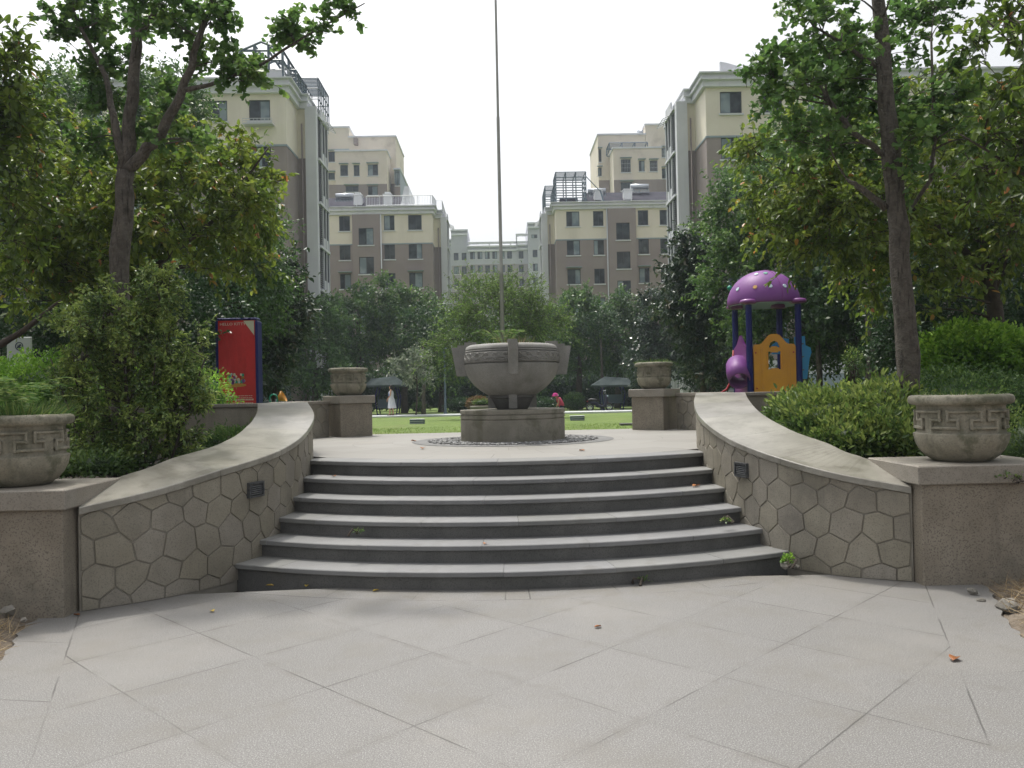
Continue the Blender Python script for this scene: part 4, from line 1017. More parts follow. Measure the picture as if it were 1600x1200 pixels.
m.tube([(TX - .02, PY + 1.15, 2.7), (TX - .06, PY + 1.15, 2.0), (TX - .22, PY + 1.15, 1.72), (TX - .4, PY + 1.15, 1.62), (TX - .42, PY + 1.15, GZ)], .028, 8); m.tube([(TX - .3, PY + 1.0, 1.6), (TX - .3, PY + 1.0, GZ)], .025, 8)
m.tube([(PX + .6, PY + 1.15, GZ), (PX + .6, PY + 1.15, 2.7)], .05, 8)
m.build('red_rail', M['red'], ph)
# sky-blue slide side on the right
m = MB(); bz0_ = P(1263, 592, PY + .5).z; bz1_ = P(1262, 526, PY + .5).z
m.prism([(PX + W_ + .17, bz0_), (PX + W_ + .3, bz0_), (PX + W_ + .37, bz0_ + .5), (PX + W_ + .42, bz1_ - .4), (PX + W_ + .40, bz1_ - .28), (PX + W_ + .28, bz1_ - .22), (PX + W_ + .27, bz1_), (PX + W_ + .12, bz1_)], 1, PY + .25, PY + .55); m.build('blue_side', M['skyblue'], ph)
m = MB(); m.prism([(PX + .85, psh - .2), (PX + W_ + .12, psh - .2), (PX + W_ + .12, psh + .17), (PX + W_ - .06, psh + .2), (PX + .85, psh + .02)], 1, PY + .9, PY + .95); m.build('blue_panel', M['skyblue'], ph)
m = MB(); m.smooth = True; m.tube([(PX + W_ + .1, PY + .3, 1.63), (PX + W_ + .32, PY + .1, 1.58), (PX + W_ + .6, PY, 1.4)], [.09, .1, .1], 10); m.build('slide_lip', M['skyblue'], ph)
m = MB(); m.smooth = True
for i in range(4): m.tube([(PX + W_ + .05, PY, 2.75 - i * .31), (PX + W_ + .12, PY - .02, 2.77 - i * .31), (PX + W_ + .16, PY + .2, 2.76 - i * .31)], .014, 5)
m.build('rung', M['steel'], ph)
g0 = P(1147, 466, PY + 1.4); g1 = P(1140, 450, PY + 1.4)
m = MB(); m.smooth = True; m.tube([g0, g0.lerp(g1, .5) + Vector((.01, 0, .02)), g1], .03, 8); m.lathe([(.001, -.065), (.045, -.045), (.065, 0), (.045, .045), (.001, .065)], 12, tuple(g1)); m.build('antenna', M['green'], ph)
# spring rider with yellow scoop and green ring
q = P(436, 622, 17.0)
sr = empty('spring_rider', (q.x, 17, .86), 'yellow scoop of a spring rider with green ring behind the left wall', 'play toy')
m = MB(); m.smooth = True; m.lathe([(.02, 0), (.05, .02), (.09, .09), (.13, .15), (.125, .15), (.08, .09), (.03, .03)], 18, (0, 0, 0))
for i in range(len(m.v)): v_ = Matrix.Rotation(R(62), 3, 'Y') @ Vector(m.v[i]); m.v[i] = (q.x + v_.x - .03, 17 + v_.y, q.z + v_.z - .03)
m.build('scoop', M['yellow'], sr)
m = MB(); m.smooth = True; m.tube([(q.x - .10 + .085 * math.cos(t), 16.95, q.z - .02 + .1 * math.sin(t)) for t in np.linspace(0, 6.283, 20, endpoint=False)], .016, 7, closed=True); m.build('grip_ring', M['green'], sr)
m = MB(); m.smooth = True; m.tube([(q.x - .05 + .06 * math.cos(t), 17 + .06 * math.sin(t), .86 + t * .013) for t in np.linspace(0, 44, 90)], .013, 5); m.tube([(q.x - .05, 17, 1.4), (q.x - .04, 17, q.z - .02)], .04, 8); m.build('spring', M['steel'], sr)

# ------------------------------------------------------------------ canopy swings, lamp, planters, lawn boxes
def canopy(px, w, label, flip=1):
    Y = 48.5; z = P(px, 603, Y).z; zt_ = P(px, 588, Y).z; x = P(px, 603, Y).x; gz = lawnz(0, Y)
    root = empty('canopy_swing', (x, Y, gz), label, 'garden swing', 'canopied garden swings under the trees')
    m = MB(); h = zt_ - z; hw = w / 2
    A = [(x - hw, Y - .8, z + .06), (x + hw, Y - .8, z + .0), (x + hw, Y + .8, z), (x - hw, Y + .8, z + .06)]; B = [(x - hw * .8 * flip - .0, Y, zt_ - .12), (x + hw * .35 * flip, Y, zt_)]
    if flip < 0: B = B[::-1]
    m.add(A + B, [(0, 1, 5, 4), (2, 3, 4, 5), (3, 0, 4), (1, 2, 5), (0, 3, 2, 1)]); m.build('canopy', M['canvas'], root)
    m = MB(); n = 22
    for i in range(n):
        xa = x - hw + w * i / n; m.prism([(xa, z + .05), (xa + w / n, z + .05), (xa + w / n, z - .05), (xa + w / n / 2, z - .1), (xa, z - .05)], 1, Y - .82, Y - .805)
    m.build('canopy_fringe', M['canvas'], root)
    m = MB(); m.smooth = True
    for sx in (-1, 1):
        for sy in (-.6, .6):
            m.tube([(x + sx * (hw - .75), Y + sy, z + .05), (x + sx * (hw - .55) , Y + sy, gz + 1.05), (x + sx * (hw - .68), Y + sy, gz + .02)], .035, 6)
        m.tube([(x + sx * (hw - .68), Y - .7, gz + .05), (x + sx * (hw - .68), Y + .7, gz + .05)], .035, 6)
    m.tube([(x - hw + .7, Y, z + .1), (x + hw - .7, Y, z + .1)], .035, 6)
    m.build('swing_frame', M['blue'], root)
    m = MB(); m.b2(x - .65, x + .65, Y - .25, Y + .3, gz + .42, gz + .47); m.b2(x - .65, x + .65, Y + .28, Y + .33, gz + .47, gz + .95); m.build('swing_seat', M['steel'], root)
    m = MB(); 
    for sx in (-.6, .6):
        for sy in (-.2, .28): m.tube([(x + sx, Y + sy, gz + .45), (x + sx, Y, z + .1)], .01, 4)
    m.build('swing_chain', M['steel'], root)
canopy(606, 2.5, 'garden swing with dark scalloped canopy behind the woman in white')
canopy(956, 2.5, 'garden swing with dark scalloped canopy behind the parked scooter', -1)
q = P(696, 640, 46)
lp = empty('lamp_post', (q.x, 46, .6), 'slim dark green lamp post on the grass left of the bowl', 'lamp post')
lathe_at([(.11, .6), (.11, .75), (.075, .8), (.065, 1.6), (.055, 1.62), (.05, 4.0)], q.x, 46, 12).build('post', M['steel'], lp, angle=.6)
m = MB(); m.smooth = True; m.lathe([(.05, 4.0), (.16, 4.05), (.2, 4.25), (.14, 4.42), (.03, 4.5)], 14, (q.x, 46, 0)); m.build('lantern', M['steel'], lp)
q = P(757, 634, 31); gz = lawnz(0, 31)
sp_ = empty('flower_planter', (q.x, 31, gz), 'long low stone planter with reddish flowers behind the plinth', 'planter')
m = MB(); m.b2(q.x - .52, q.x + .6, 30.7, 31.3, gz, q.z - .02, bev=.02); m.b2(q.x - .56, q.x + .64, 30.66, 31.34, q.z - .1, q.z + .0, bev=.02); m.build('planter_box', M['bowl_base'], sp_)
m = MB()
for px, py, w, nm in ((652, 657, .52, 'dark ground vent box in the lawn near the lamp post'), (902, 654, .5, 'dark ground vent box in the lawn right of the plinth'), (981, 662, .42, 'flat grey cover in the lawn by the far right pedestal')):
    Y = {652: 29, 902: 29, 981: 22}[px]; q = P(px, py, Y); gz = lawnz(0, Y); root = empty('vent_box', (q.x, Y, gz), nm, 'vent box')
    hh = .16 if px != 981 else .04
    m = MB(); m.b2(q.x - w / 2, q.x + w / 2, Y - .15, Y + .15, gz - .02, gz + hh, bev=.008); m.build('box_body', M['steel' if px != 981 else 'darkring'], root)
    m = MB()
    for i in range(2 if px != 981 else 1): m.b2(q.x - w / 2 + .02, q.x + w / 2 - .02, Y - .17, Y - .14, gz + .02 + i * .07, gz + .035 + i * .07)
    m.b2(q.x - w / 2 - .01, q.x + w / 2 + .01, Y - .16, Y + .16, gz + hh, gz + hh + .018); m.build('box_lid', M['cornice' if px != 981 else 'darkring'], root)

# ------------------------------------------------------------------ parked scooter
q = P(937, 642, 46.2); SX, SY, SZ = q.x, 46.2, lawnz(0, 46.2) + .01
sc_ = empty('scooter', (SX, SY, SZ), 'black electric scooter parked side-on under the trees', 'scooter')
S = lambda a, b, h: (SX + a, SY + b, SZ + h)
def ring_y(mb, cx, cz, r, rt, n=22):
    mb.tube([(SX + cx + r * math.cos(t), SY, SZ + cz + r * math.sin(t)) for t in np.linspace(0, 6.283, n, endpoint=False)], rt, 8, closed=True)
for cx in (-.56, .56):
    m = MB(); m.smooth = True; ring_y(m, cx, .235, .185, .05); w = m.build('wheel', M['black'], sc_)
    m = MB(); 
    for t in np.linspace(0, math.pi, 4)[:-1]: m.tube([S(cx - .14 * math.cos(t), 0, .235 - .14 * math.sin(t)), S(cx + .14 * math.cos(t), 0, .235 + .14 * math.sin(t))], .014, 5)
    m.tube([S(cx, -.04, .235), S(cx, .04, .235)], .04, 10); ring_y(m, cx, .235, .14, .014)
    o_ = sub(m, 'rim', M['tank'], w)
m = MB(); m.smooth = True
m.tube([S(-.62, 0, .52), S(-.42, 0, .5), S(-.18, 0, .44), S(-.1, 0, .32), S(.1, 0, .26), S(.3, 0, .28), S(.38, 0, .45), S(.42, 0, .75), S(.38, 0, .9)], [.06, .12, .14, .12, .1, .1, .11, .1, .06], 10); m.build('body', M['navy'], sc_)
m = MB(); m.smooth = True; m.tube([S(-.68, 0, .64), S(-.5, 0, .66), S(-.2, 0, .62), S(-.05, 0, .62)], [.05, .1, .1, .06], 8); m.build('seat', M['black'], sc_)
m = MB(); m.smooth = True; m.tube([S(.56, 0, .235), S(.44, 0, .7), S(.36, 0, .98)], .025, 6); m.tube([S(.33, -.32, 1.0), S(.36, 0, .98), S(.33, .32, 1.0)], .018, 6); m.build('handlebar', M['darkmetal'], sc_)
for sy in (-.22, .22):
    m = MB(); m.smooth = True; m.tube([S(.34, sy, 1.0), S(.3, sy * 1.3, 1.16)], .009, 4); m.lathe([(.001, -.012), (.05, -.01), (.055, 0), (.001, .012)], 10, S(.3, sy * 1.35, 1.19)); m.build('mirror', M['tank'], sc_)
m = MB(); m.smooth = True; m.lathe([(.001, -.05), (.06, -.03), (.07, .02), (.001, .06)], 10, S(.46, 0, .86)); m.build('headlight', M['dotpale'], sc_)
m = MB(); m.box(S(-.7, 0, .58), (.05, .12, .06)); m.box(S(.47, 0, .52), (.03, .1, .1)); m.build('reflector', M['red'], sc_)
m = MB(); m.b2(SX - .72, SX - .42, SY - .07, SY + .07, SZ + .45, SZ + .49, bev=.01); m.b2(SX + .38, SX + .74, SY - .06, SY + .06, SZ + .45, SZ + .475, bev=.01); m.build('mudguard', M['black'], sc_)

# ------------------------------------------------------------------ people
def skinned(name, J, E, mat, parent, root_idx=0, sub_=2, loc=(0, 0, 0)):
    me = bpy.data.meshes.new(name); me.from_pydata([j[:3] for j in J], E, []); me.materials.append(mat)
    o = bpy.data.objects.new(name, me); COL.objects.link(o); o.parent = parent
    sk = o.modifiers.new('skin', 'SKIN'); sk.use_smooth_shade = True
    d = me.skin_vertices[0].data if me.skin_vertices else None
    if d is None:
        me.attributes; bm = bmesh.new(); bm.from_mesh(me); bm.verts.layers.skin.new(); bm.to_mesh(me); bm.free(); d = me.skin_vertices[0].data
    for i, j in enumerate(J): d[i].radius = (j[3], j[4] if len(j) > 4 else j[3]); d[i].use_root = (i == root_idx)
    if sub_: ss = o.modifiers.new('sub', 'SUBSURF'); ss.levels = sub_; ss.render_levels = sub_
    return o
def body_joints(pose=None):
    # facing -x; y is across. (x,y,z,r[,r2])
    J = [(0, 0, .93, .12, .14), (0, 0, 1.08, .105, .12), (-.01, 0, 1.25, .11, .15), (-.005, 0, 1.38, .06, .09), (-.02, 0, 1.44, .045), (-.03, 0, 1.50, .06), (-.035, 0, 1.57, .085, .075), (-.03, 0, 1.64, .06)]
    E = [(i, i + 1) for i in range(7)]
    return J, E
def person(x, y, z, rz, label, sc=1.0):
    root = empty('person', (x, y, z), label, 'person', None, rz); root.scale = (sc, sc, sc)
    J, E = body_joints()
    def chain(start, pts):
        k = start
        for p in pts: J.append(p); E.append((k, len(J) - 1)); k = len(J) - 1
        return k
    # legs, mid-stride
    for sy, f in ((-.08, .09), (.08, -.08)):
        k = chain(0, [(0, sy, .88, .085), (-.02 * 1 - f * .6, sy, .48, .05), (-.0 - f * 1.0, sy, .10, .034)])
        chain(k, [(-f - .0, sy, .045, .035), (-f - .12, sy, .03, .028)])
    # arms: near one swings forward, other straight down
    for sy, hx in ((-.16, -.2), (.16, .02)):
        k = chain(3, [(0, sy, 1.36, .045), (.02 + hx * .3, sy * 1.25, 1.10, .036), (hx, sy * 1.3, .88, .026), (hx - .01, sy * 1.3, .83, .03)])
        for fi, (dy, ln) in enumerate(((-.022, .06), (-.008, .072), (.008, .068), (.02, .055))):
            chain(k, [(hx - .015 + fi * .002, sy * 1.3 + dy, .83 - ln, .0085), (hx - .02, sy * 1.3 + dy, .83 - ln * 1.35, .007)])
        chain(k, [(hx - .035, sy * 1.3 - .01, .80, .010), (hx - .045, sy * 1.3 - .01, .775, .008)])
    chain(6, [(-.115, 0, 1.56, .014)])   # nose
    chain(6, [(-.02, -.08, 1.57, .014)]); chain(6, [(-.02, .08, 1.57, .014)])
    skinned('body', J, E, M['skin'], root)
    return root
q = P(612, 649, 43.9)
wm = person(q.x, 43.9, .685, 0, 'woman in a long sleeveless white dress walking left along the path', .985)
m = MB(); m.smooth = True
def dress_ring(z, rx, ry, ox): return [(ox + rx * math.cos(t) + .006 * math.sin(5 * t), ry * math.sin(t), z) for t in np.linspace(0, 6.283, 24, endpoint=False)]
rows = [dress_ring(z, rx, ry, ox) for z, rx, ry, ox in ((.40, .23, .24, .03), (.44, .235, .245, .03), (.7, .19, .205, .02), (.9, .16, .175, .01), (1.0, .13, .15, 0), (1.06, .12, .14, 0), (1.2, .135, .165, -.01), (1.3, .125, .165, -.01), (1.38, .08, .14, -.005))]
vs = [p for r_ in rows for p in r_]; m.add(vs, [(i * 24 + j, i * 24 + (j + 1) % 24, (i + 1) * 24 + (j + 1) % 24, (i + 1) * 24 + j) for i in range(len(rows) - 1) for j in range(24)])
m.build('dress', M['dress'], wm, world=False)
m = MB(); m.smooth = True; m.lathe([(.001, 1.02), (.1, 1.03), (.13, 1.1), (.135, 1.2), (.12, 1.3), (.03, 1.34)], 16, (-.02, 0, 0), 1.05, 1.1); 
m.v = [(min(v[0], -.01), v[1], v[2]) for v in m.v]; m.build('bodice_front', M['bluecloth'], wm, world=False)
m = MB(); m.smooth = True; m.lathe([(.04, 1.42), (.075, 1.47), (.095, 1.55), (.092, 1.63), (.06, 1.69), (.001, 1.705)], 14, (.0, 0, 0), 1, .95); m.tube([(.06, 0, 1.6), (.1, 0, 1.5), (.09, 0, 1.36)], [.05, .04, .02], 8); m.build('hair', M['hair'], wm, world=False)
m = MB(); m.smooth = True
for sy, f in ((-.08, .09), (.08, -.08)): m.tube([(-f + .04, sy, .03), (-f - .05, sy, .028), (-f - .15, sy, .025)], [.03, .038, .025], 8)
m.build('shoes', M['navy'], wm, world=False)
# child bending over, magenta hat and pink clothes
q = P(877, 640, 38)
ch = empty('person', (q.x, 38, lawnz(0, 38)), 'small child in pink with magenta hat bending beside the plinth', 'person')
J = [(0, 0, .52, .1), (-.05, 0, .66, .095), (-.14, 0, .80, .09), (-.19, 0, .86, .04), (-.24, 0, .93, .085), (-.28, 0, .98, .06)]; E = [(i, i + 1) for i in range(5)]
def chain2(s, pts):
    k_ = s
    for p in pts: J.append(p); E.append((k_, len(J) - 1)); k_ = len(J) - 1
    return k_
for sy in (-.07, .07):
    k_ = chain2(0, [(.0, sy, .45, .065), (-.03, sy, .24, .045), (.02, sy, .05, .03)]); chain2(k_, [(-.07, sy, .025, .025)])
    k_ = chain2(2, [(-.14, sy * 1.8, .78, .035), (-.13, sy * 2.1, .6, .028), (-.2, sy * 1.8, .48, .022)])
    for dy in (-.012, 0, .012): chain2(k_, [(-.22, sy * 1.8 + dy, .45, .007), (-.235, sy * 1.8 + dy, .43, .006)])
skinned('body', J, E, M['skin'], ch)
m = MB(); m.smooth = True; m.tube([(.02, 0, .44), (0, 0, .54), (-.06, 0, .68), (-.14, 0, .8), (-.18, 0, .84)], [.13, .135, .125, .12, .07], 12); m.build('jacket', M['pink'], ch, world=False)
m = MB(); m.smooth = True
for sy in (-.07, .07): m.tube([(0, sy, .48), (-.03, sy, .26), (.01, sy, .1)], [.08, .065, .05], 8)
m.build('trousers', M['navy'], ch, world=False)
m = MB(); m.smooth = True; m.lathe([(.001, .14), (.09, .12), (.125, .06), (.13, 0), (.17, -.02), (.165, -.03), (.12, -.02)], 14, (-.27, 0, .95)); m.build('hat', M['hotpink'], ch, world=False)
# ------------------------------------------------------------------ apartment buildings
FL = 2.9
def facade(mb, x0, x1, z0, z1, y, holes, bands, depth=.16, flip=False):
    """front wall facing the camera with real openings; bands: [(z_from, material index)] ascending"""
    xs = sorted({x0, x1, *[h[0] for h in holes], *[h[1] for h in holes]}); xs = [v for v in xs if x0 <= v <= x1]
    zs = sorted({z0, z1, *[h[2] for h in holes], *[h[3] for h in holes], *[b[0] for b in bands]}); zs = [v for v in zs if z0 <= v <= z1]
    def mi(z):
        m = bands[0][1]
        for zb, i in bands:
            if z >= zb: m = i
        return m
    for i in range(len(xs) - 1):
        for j in range(len(zs) - 1):
            cx, cz = (xs[i] + xs[i + 1]) / 2, (zs[j] + zs[j + 1]) / 2
            if any(h[0] < cx < h[1] and h[2] < cz < h[3] for h in holes): continue
            mb.cur = mi(cz); mb.add([(xs[i], y, zs[j]), (xs[i + 1], y, zs[j]), (xs[i + 1], y, zs[j + 1]), (xs[i], y, zs[j + 1])], [(0, 1, 2, 3)])
    for a, b, c, d in holes:
        mb.cur = mi((c + d) / 2)
        mb.add([(a, y, c), (b, y, c), (b, y, d), (a, y, d), (a, y + depth, c), (b, y + depth, c), (b, y + depth, d), (a, y + depth, d)], [(0, 1, 5, 4), (1, 2, 6, 5), (2, 3, 7, 6), (3, 0, 4, 7)])
    mb.cur = 0
RW = random.Random(21)
def window(root, x0, x1, z0, z1, y, sill=True, ledge=False, head=False, fw=.06, bars=False):
    yy = y + .10; m = MB()
    m.b2(x0, x0 + fw, yy - .03, yy + .03, z0, z1); m.b2(x1 - fw, x1, yy - .03, yy + .03, z0, z1)
    m.b2(x0 + fw, x1 - fw, yy - .03, yy + .03, z0, z0 + fw); m.b2(x0 + fw, x1 - fw, yy - .03, yy + .03, z1 - fw, z1)
    mid = x0 + (x1 - x0) * RW.choice((.5, .5, .42, .58)); m.b2(mid - fw * .5, mid + fw * .5, yy - .028, yy + .028, z0 + fw, z1 - fw)
    f = m.build('window', M['frame'], root)
    k = RW.choice((0, 0, 1, 2, 3))
    for a, b, j in ((x0 + fw, mid - fw * .5, 1), (mid + fw * .5, x1 - fw, 2)):
        m = MB(); o = .012 * (j - 1); m.add([(a, yy + o, z0 + fw), (b, yy + o, z0 + fw), (b, yy + o, z1 - fw), (a, yy + o, z1 - fw)], [(0, 1, 2, 3)])
        sub(m, 'pane', M['glass_curtain' if k == j or k == 3 and RW.random() < .7 else 'glass'], f)
    if sill:
        m = MB(); m.b2(x0 - .1, x1 + .1, y - .1, y + .06, z0 - .13, z0 - .02); sub(m, 'sill', M['sill'], f)
    if head:
        m = MB(); m.b2(x0 - .12, x1 + .12, y - .55, y + .0, z1 + .12, z1 + .17); sub(m, 'awning', M['trimline'], f)
    if ledge:
        m = MB(); m.b2(x0 - .25, x1 + .25, y - .55, y - .02, z0 - .38, z0 - .3)
        for zz in (z0 - .2, z0 - .06): m.b2(x0 - .25, x1 + .25, y - .56, y - .53, zz, zz + .03)
        for i in range(9): xx = x0 - .25 + (x1 - x0 + .5) * i / 8; m.b2(xx - .012, xx + .012, y - .555, y - .535, z0 - .3, z0 - .04)
        sub(m, 'flower_ledge', M['rail'], f)
    if bars:
        m = MB()
        for i in range(7): xx = x0 + (x1 - x0) * i / 6; m.b2(xx - .01, xx + .01, y - .08, y - .06, z0, z1)
        for i in range(4): zz = z0 + (z1 - z0) * i / 3; m.b2(x0 - .02, x1 + .02, y - .075, y - .055, zz - .01, zz + .01)
        sub(m, 'grille', M['rail'], f)
    return f
def cornice(mb, x0, x1, y0, y1, z0, z1):   # stepped cornice ring round a block
    for d, a, b in ((.25, z0, z0 + (z1 - z0) * .45), (.42, z0 + (z1 - z0) * .45, z0 + (z1 - z0) * .62), (.34, z0 + (z1 - z0) * .62, z1 - .08), (.5, z1 - .08, z1)):
        mb.b2(x0 - d, x1 + d, y0 - d, y1 + d, a, b)
def heater(root, x, y, z, w=1.9):
    m = MB(); m.smooth = True; m.tube([(x - w / 2, y, z + 1.05), (x + w / 2, y, z + 1.05)], .26, 12); o = m.build('water_heater', M['tank'], root)
    m = MB()
    for i in range(12): xx = x - w / 2 + .1 + (w - .2) * i / 11; m.tube([(xx, y + .1, z + .95), (xx, y - .9, z + .15)], .03, 4)
    for xx in (x - w / 2 + .1, x, x + w / 2 - .1): m.tube([(xx, y + .15, z + 1.0), (xx, y + .3, z)], .025, 4); m.tube([(xx, y - .9, z + .15), (xx, y + .3, z)], .02, 4)
    m.tube([(x - w / 2, y + .3, z), (x + w / 2, y + .1, z + .8)], .02, 4); m.tube([(x + w / 2, y + .3, z), (x - w / 2, y + .1, z + .8)], .02, 4)
    sub(m, 'heater_rack', M['steel'], o)
def railing(root, pts, h, name='roof_railing', mat='rail', step=.16, rails=(1., .12)):
    m = MB()
    for a, b in zip(pts[:-1], pts[1:]):
        a = Vector(a); b = Vector(b); L_ = (b - a).length
        for q in rails: m.tube([a + Vector((0, 0, h * q)), b + Vector((0, 0, h * q))], .03, 4)
        n = max(1, int(L_ / step))
        for i in range(n + 1):
            p = a.lerp(b, i / n); m.tube([p, p + Vector((0, 0, h))], .035 if i % 8 == 0 else .012, 4)
    return m.build(name, M[mat], root)
def framebox(root, x0, x1, y0, y1, z0, z1, nx, nz, name='roof_pergola', t=.05, slats=0, gable=0, ny=2):
    m = MB(); B = lambda a, b: m.tube([a, b], t, 4)
    for i in range(nx + 1):
        x = x0 + (x1 - x0) * i / nx
        B((x, y0, z0), (x, y0, z1)); B((x, y1, z0), (x, y1, z1)); B((x, y0, z1), (x, y1, z1))
        if gable: zr_ = z1 + gable * (1 - abs(2 * i / nx - 1)); B((x, y0, z1), (x, y0, zr_)); B((x, y0, zr_), (x, y1, zr_))
    if gable:
        xm = (x0 + x1) / 2
        for y in (y0, y1): B((x0, y, z1), (xm, y, z1 + gable)); B((xm, y, z1 + gable), (x1, y, z1))
    for j in range(nz + 1):
        z = z0 + (z1 - z0) * j / nz
        for y in (y0, y1): B((x0, y, z), (x1, y, z))
        for x in (x0, x1): B((x, y0, z), (x, y1, z))
    for j in range(1, ny):
        y = y0 + (y1 - y0) * j / ny
        for x in (x0, x1): B((x, y, z0), (x, y, z1))
    for j in range(slats): y = y0 + (y1 - y0) * (j + .5) / slats; m.b2(x0, x1, y - .03, y + .03, z1, z1 + .06)
    return m.build(name, M['steel'], root)

def apartment(D, s, label, xc, zc, zcb, zband, cols, bays, rows, brows, far_x, pier, floors=7, side=None, group='apartment blocks round the garden', depth=11, ledges=False, yb_end=5.2):
    """D depth of the front, s=+1 block on the right (its inner corner at xc) / -1 on the left. cols/bays: x ranges."""
    xi, xo = xc, far_x; x0, x1 = min(xi, xo), max(xi, xo); G0 = .5
    root = empty('apartment_block', ((xi + max(-60, min(60, xo))) / 2, D, G0), label, 'building', group)
    holes = []; wins = []
    for (a, b) in cols:
        for (c, d) in rows: holes.append((a, b, c, d)); wins.append((a, b, c, d, D))
    m = MB()
    bands = [(G0, 1), (zband, 0)]
    segs = [x0] + sorted([v for b in bays for v in b[0]]) + [x1]
    # main face between bays
    for i in range(0, len(segs), 2):
        hs = [h for h in holes if segs[i] < (h[0] + h[1]) / 2 < segs[i + 1]]
        facade(m, segs[i], segs[i + 1], G0, zcb, D, hs, bands)
    for (bx0, bx1), (wa, wb) in bays:
        hs = [(wa, wb, c, d) for c, d in brows]; yb = D - .28
        facade(m, bx0, bx1, G0, zcb, yb, hs, [(G0, 1)])
        m.cur = 1
        for xx in (bx0, bx1): m.add([(xx, yb, G0), (xx, D + .02, G0), (xx, D + .02, zcb), (xx, yb, zcb)], [(0, 1, 2, 3)])
        m.cur = 0
        wins += [(wa, wb, c, d, yb) for c, d in brows]
    # inner side wall, recess and back
    for za, zb2, mi in ((G0, zband, 1), (zband, zcb, 0)):
        m.cur = mi
        m.add([(xi, D, za), (xi, D + pier[0], za), (xi, D + pier[0], zb2), (xi, D, zb2)], [(0, 1, 2, 3)])
        m.add([(xi, D + pier[0], za), (xi - s * pier[1], D + pier[0], za), (xi - s * pier[1], D + pier[0], zb2), (xi, D + pier[0], zb2)], [(0, 1, 2, 3)])
        m.add([(xo, D, za), (xo, D + depth, za), (xo, D + depth, zb2), (xo, D, zb2)], [(0, 1, 2, 3)])
        m.add([(xo, D + depth, za), (xi - s * pier[1], D + depth, za), (xi - s * pier[1], D + depth, zb2), (xo, D + depth, zb2)], [(0, 1, 2, 3)])
    for za, zb2, mi in ((G0, zband, 1), (zband, zcb, 0)):
        m.cur = mi; xs_ = xi - s * pier[1]; m.add([(xs_, D + pier[0], za), (xs_, D + depth, za), (xs_, D + depth, zb2), (xs_, D + pier[0], zb2)], [(0, 1, 2, 3)])
    m.build('wall', [M['cream'], M['brown']], root)
    # pale pier with balconies along the inner side
    px_a = xi - s * pier[1]; px_b = px_a - s * pier[2]; pa, pb = min(px_a, px_b), max(px_a, px_b)
    m = MB(); m.b2(pa, pb, D + pier[0] - .25, D + pier[0] + .25, G0, zcb + .1); 
    m.build('pier', M['white'], root)
    ya, yb = D + pier[0] + .25, D + yb_end; sx = px_b
    m = MB(); 
    m.b2(min(px_a, sx + s * .5), max(px_a, sx + s * .5), ya, yb, G0, zcb - .2)
    zf = zcb
    ztops = []
    z = zband + .1
    while z > 1: ztops.append(z); z -= FL
    ztops = [zband + .1 + FL] + ztops
    for z in ztops: m.b2(min(sx - s * .12, sx + s * .55), max(sx - s * .12, sx + s * .55), ya, yb, z - .16, z); m.b2(min(sx, sx + s * .1), max(sx, sx + s * .1), ya + 1.15, yb, z, z + .75)
    for yy in (ya + 1.05, (ya + yb) / 2 + .5, yb - .12): m.b2(min(sx - s * .06, sx + s * .1), max(sx - s * .06, sx + s * .1), yy, yy + .12, G0, zcb - .1)
    m.build('balcony_slabs', M['white'], root)
    m = MB()
    for zz in np.arange(2, zcb - .3, .14): m.b2(min(sx + s * .02, sx + s * .12), max(sx + s * .02, sx + s * .12), ya + .1, ya + 1.0, zz, zz + .05)
    m.build('louvre_screen', M['frame'], root)
    for z in ztops[1:] + [ztops[0] - .001]:
        gh = min(z + FL - .18, zcb - .25)
        if gh < z + 1: continue
        m = MB(); m.b2(min(sx + s * .04, sx + s * .09), max(sx + s * .04, sx + s * .09), ya + 1.2, yb - .15, z + .78, gh); g_ = m.build('balcony_glazing', M['glass'], root)
        m = MB()
        for yy in np.linspace(ya + 1.2, yb - .2, 6): m.b2(min(sx - s * .0, sx + s * .1), max(sx - s * .0, sx + s * .1), yy, yy + .06, z + .78, gh)
        sub(m, 'glazing_bar', M['frame'], g_)
    m = MB()
    for i in range(5):
        m.tube([(sx + s * .3, ya + 1 + i * .5, zcb - .1), (sx - s * .6, ya + 1 + i * .5, zcb - .55)], .03, 4)
    for q_ in (0, .5, 1.): m.tube([(sx + s * (.3 - .9 * q_), ya + 1, zcb - .1 - .45 * q_), (sx + s * (.3 - .9 * q_), ya + 3, zcb - .1 - .45 * q_)], .025, 4)
    m.build('balcony_awning', M['sill'], root)
    # cornice and trim line
    m = MB(); 
    for d, a, b in ((.22, zcb, zcb + (zc - zcb) * .45), (.4, zcb + (zc - zcb) * .45, zcb + (zc - zcb) * .6), (.3, zcb + (zc - zcb) * .6, zc - .08), (.48, zc - .08, zc)):
        m.prism([(xo, D - d), (xi - s * d, D - d), (xi - s * d, D + pier[0] - d), (xi - s * (pier[1] + d * .6), D + pier[0] - d), (xi - s * (pier[1] + d * .6), D + depth), (xo, D + depth)], 2, a, b)
    m.build('cornice', M['cornice'], root)
    m = MB(); cuts = [x0] + sorted([v for b in bays for v in b[0]]) + [x1]
    for i in range(0, len(cuts), 2):
        hs = sorted([(h[0], h[1]) for h in holes if h[2] < zband < h[3] and cuts[i] < h[0] < cuts[i + 1]]); xa = cuts[i]
        for h in hs + [(cuts[i + 1], None)]:
            m.b2(xa, h[0], D - .035, D + .03, zband - .06, zband + .06); xa = h[1]
    m.b2(min(xi, xi - s * .035), max(xi, xi - s * .035), D - .035, D + pier[0], zband - .06, zband + .06)
    m.build('trim', M['trimline'], root)
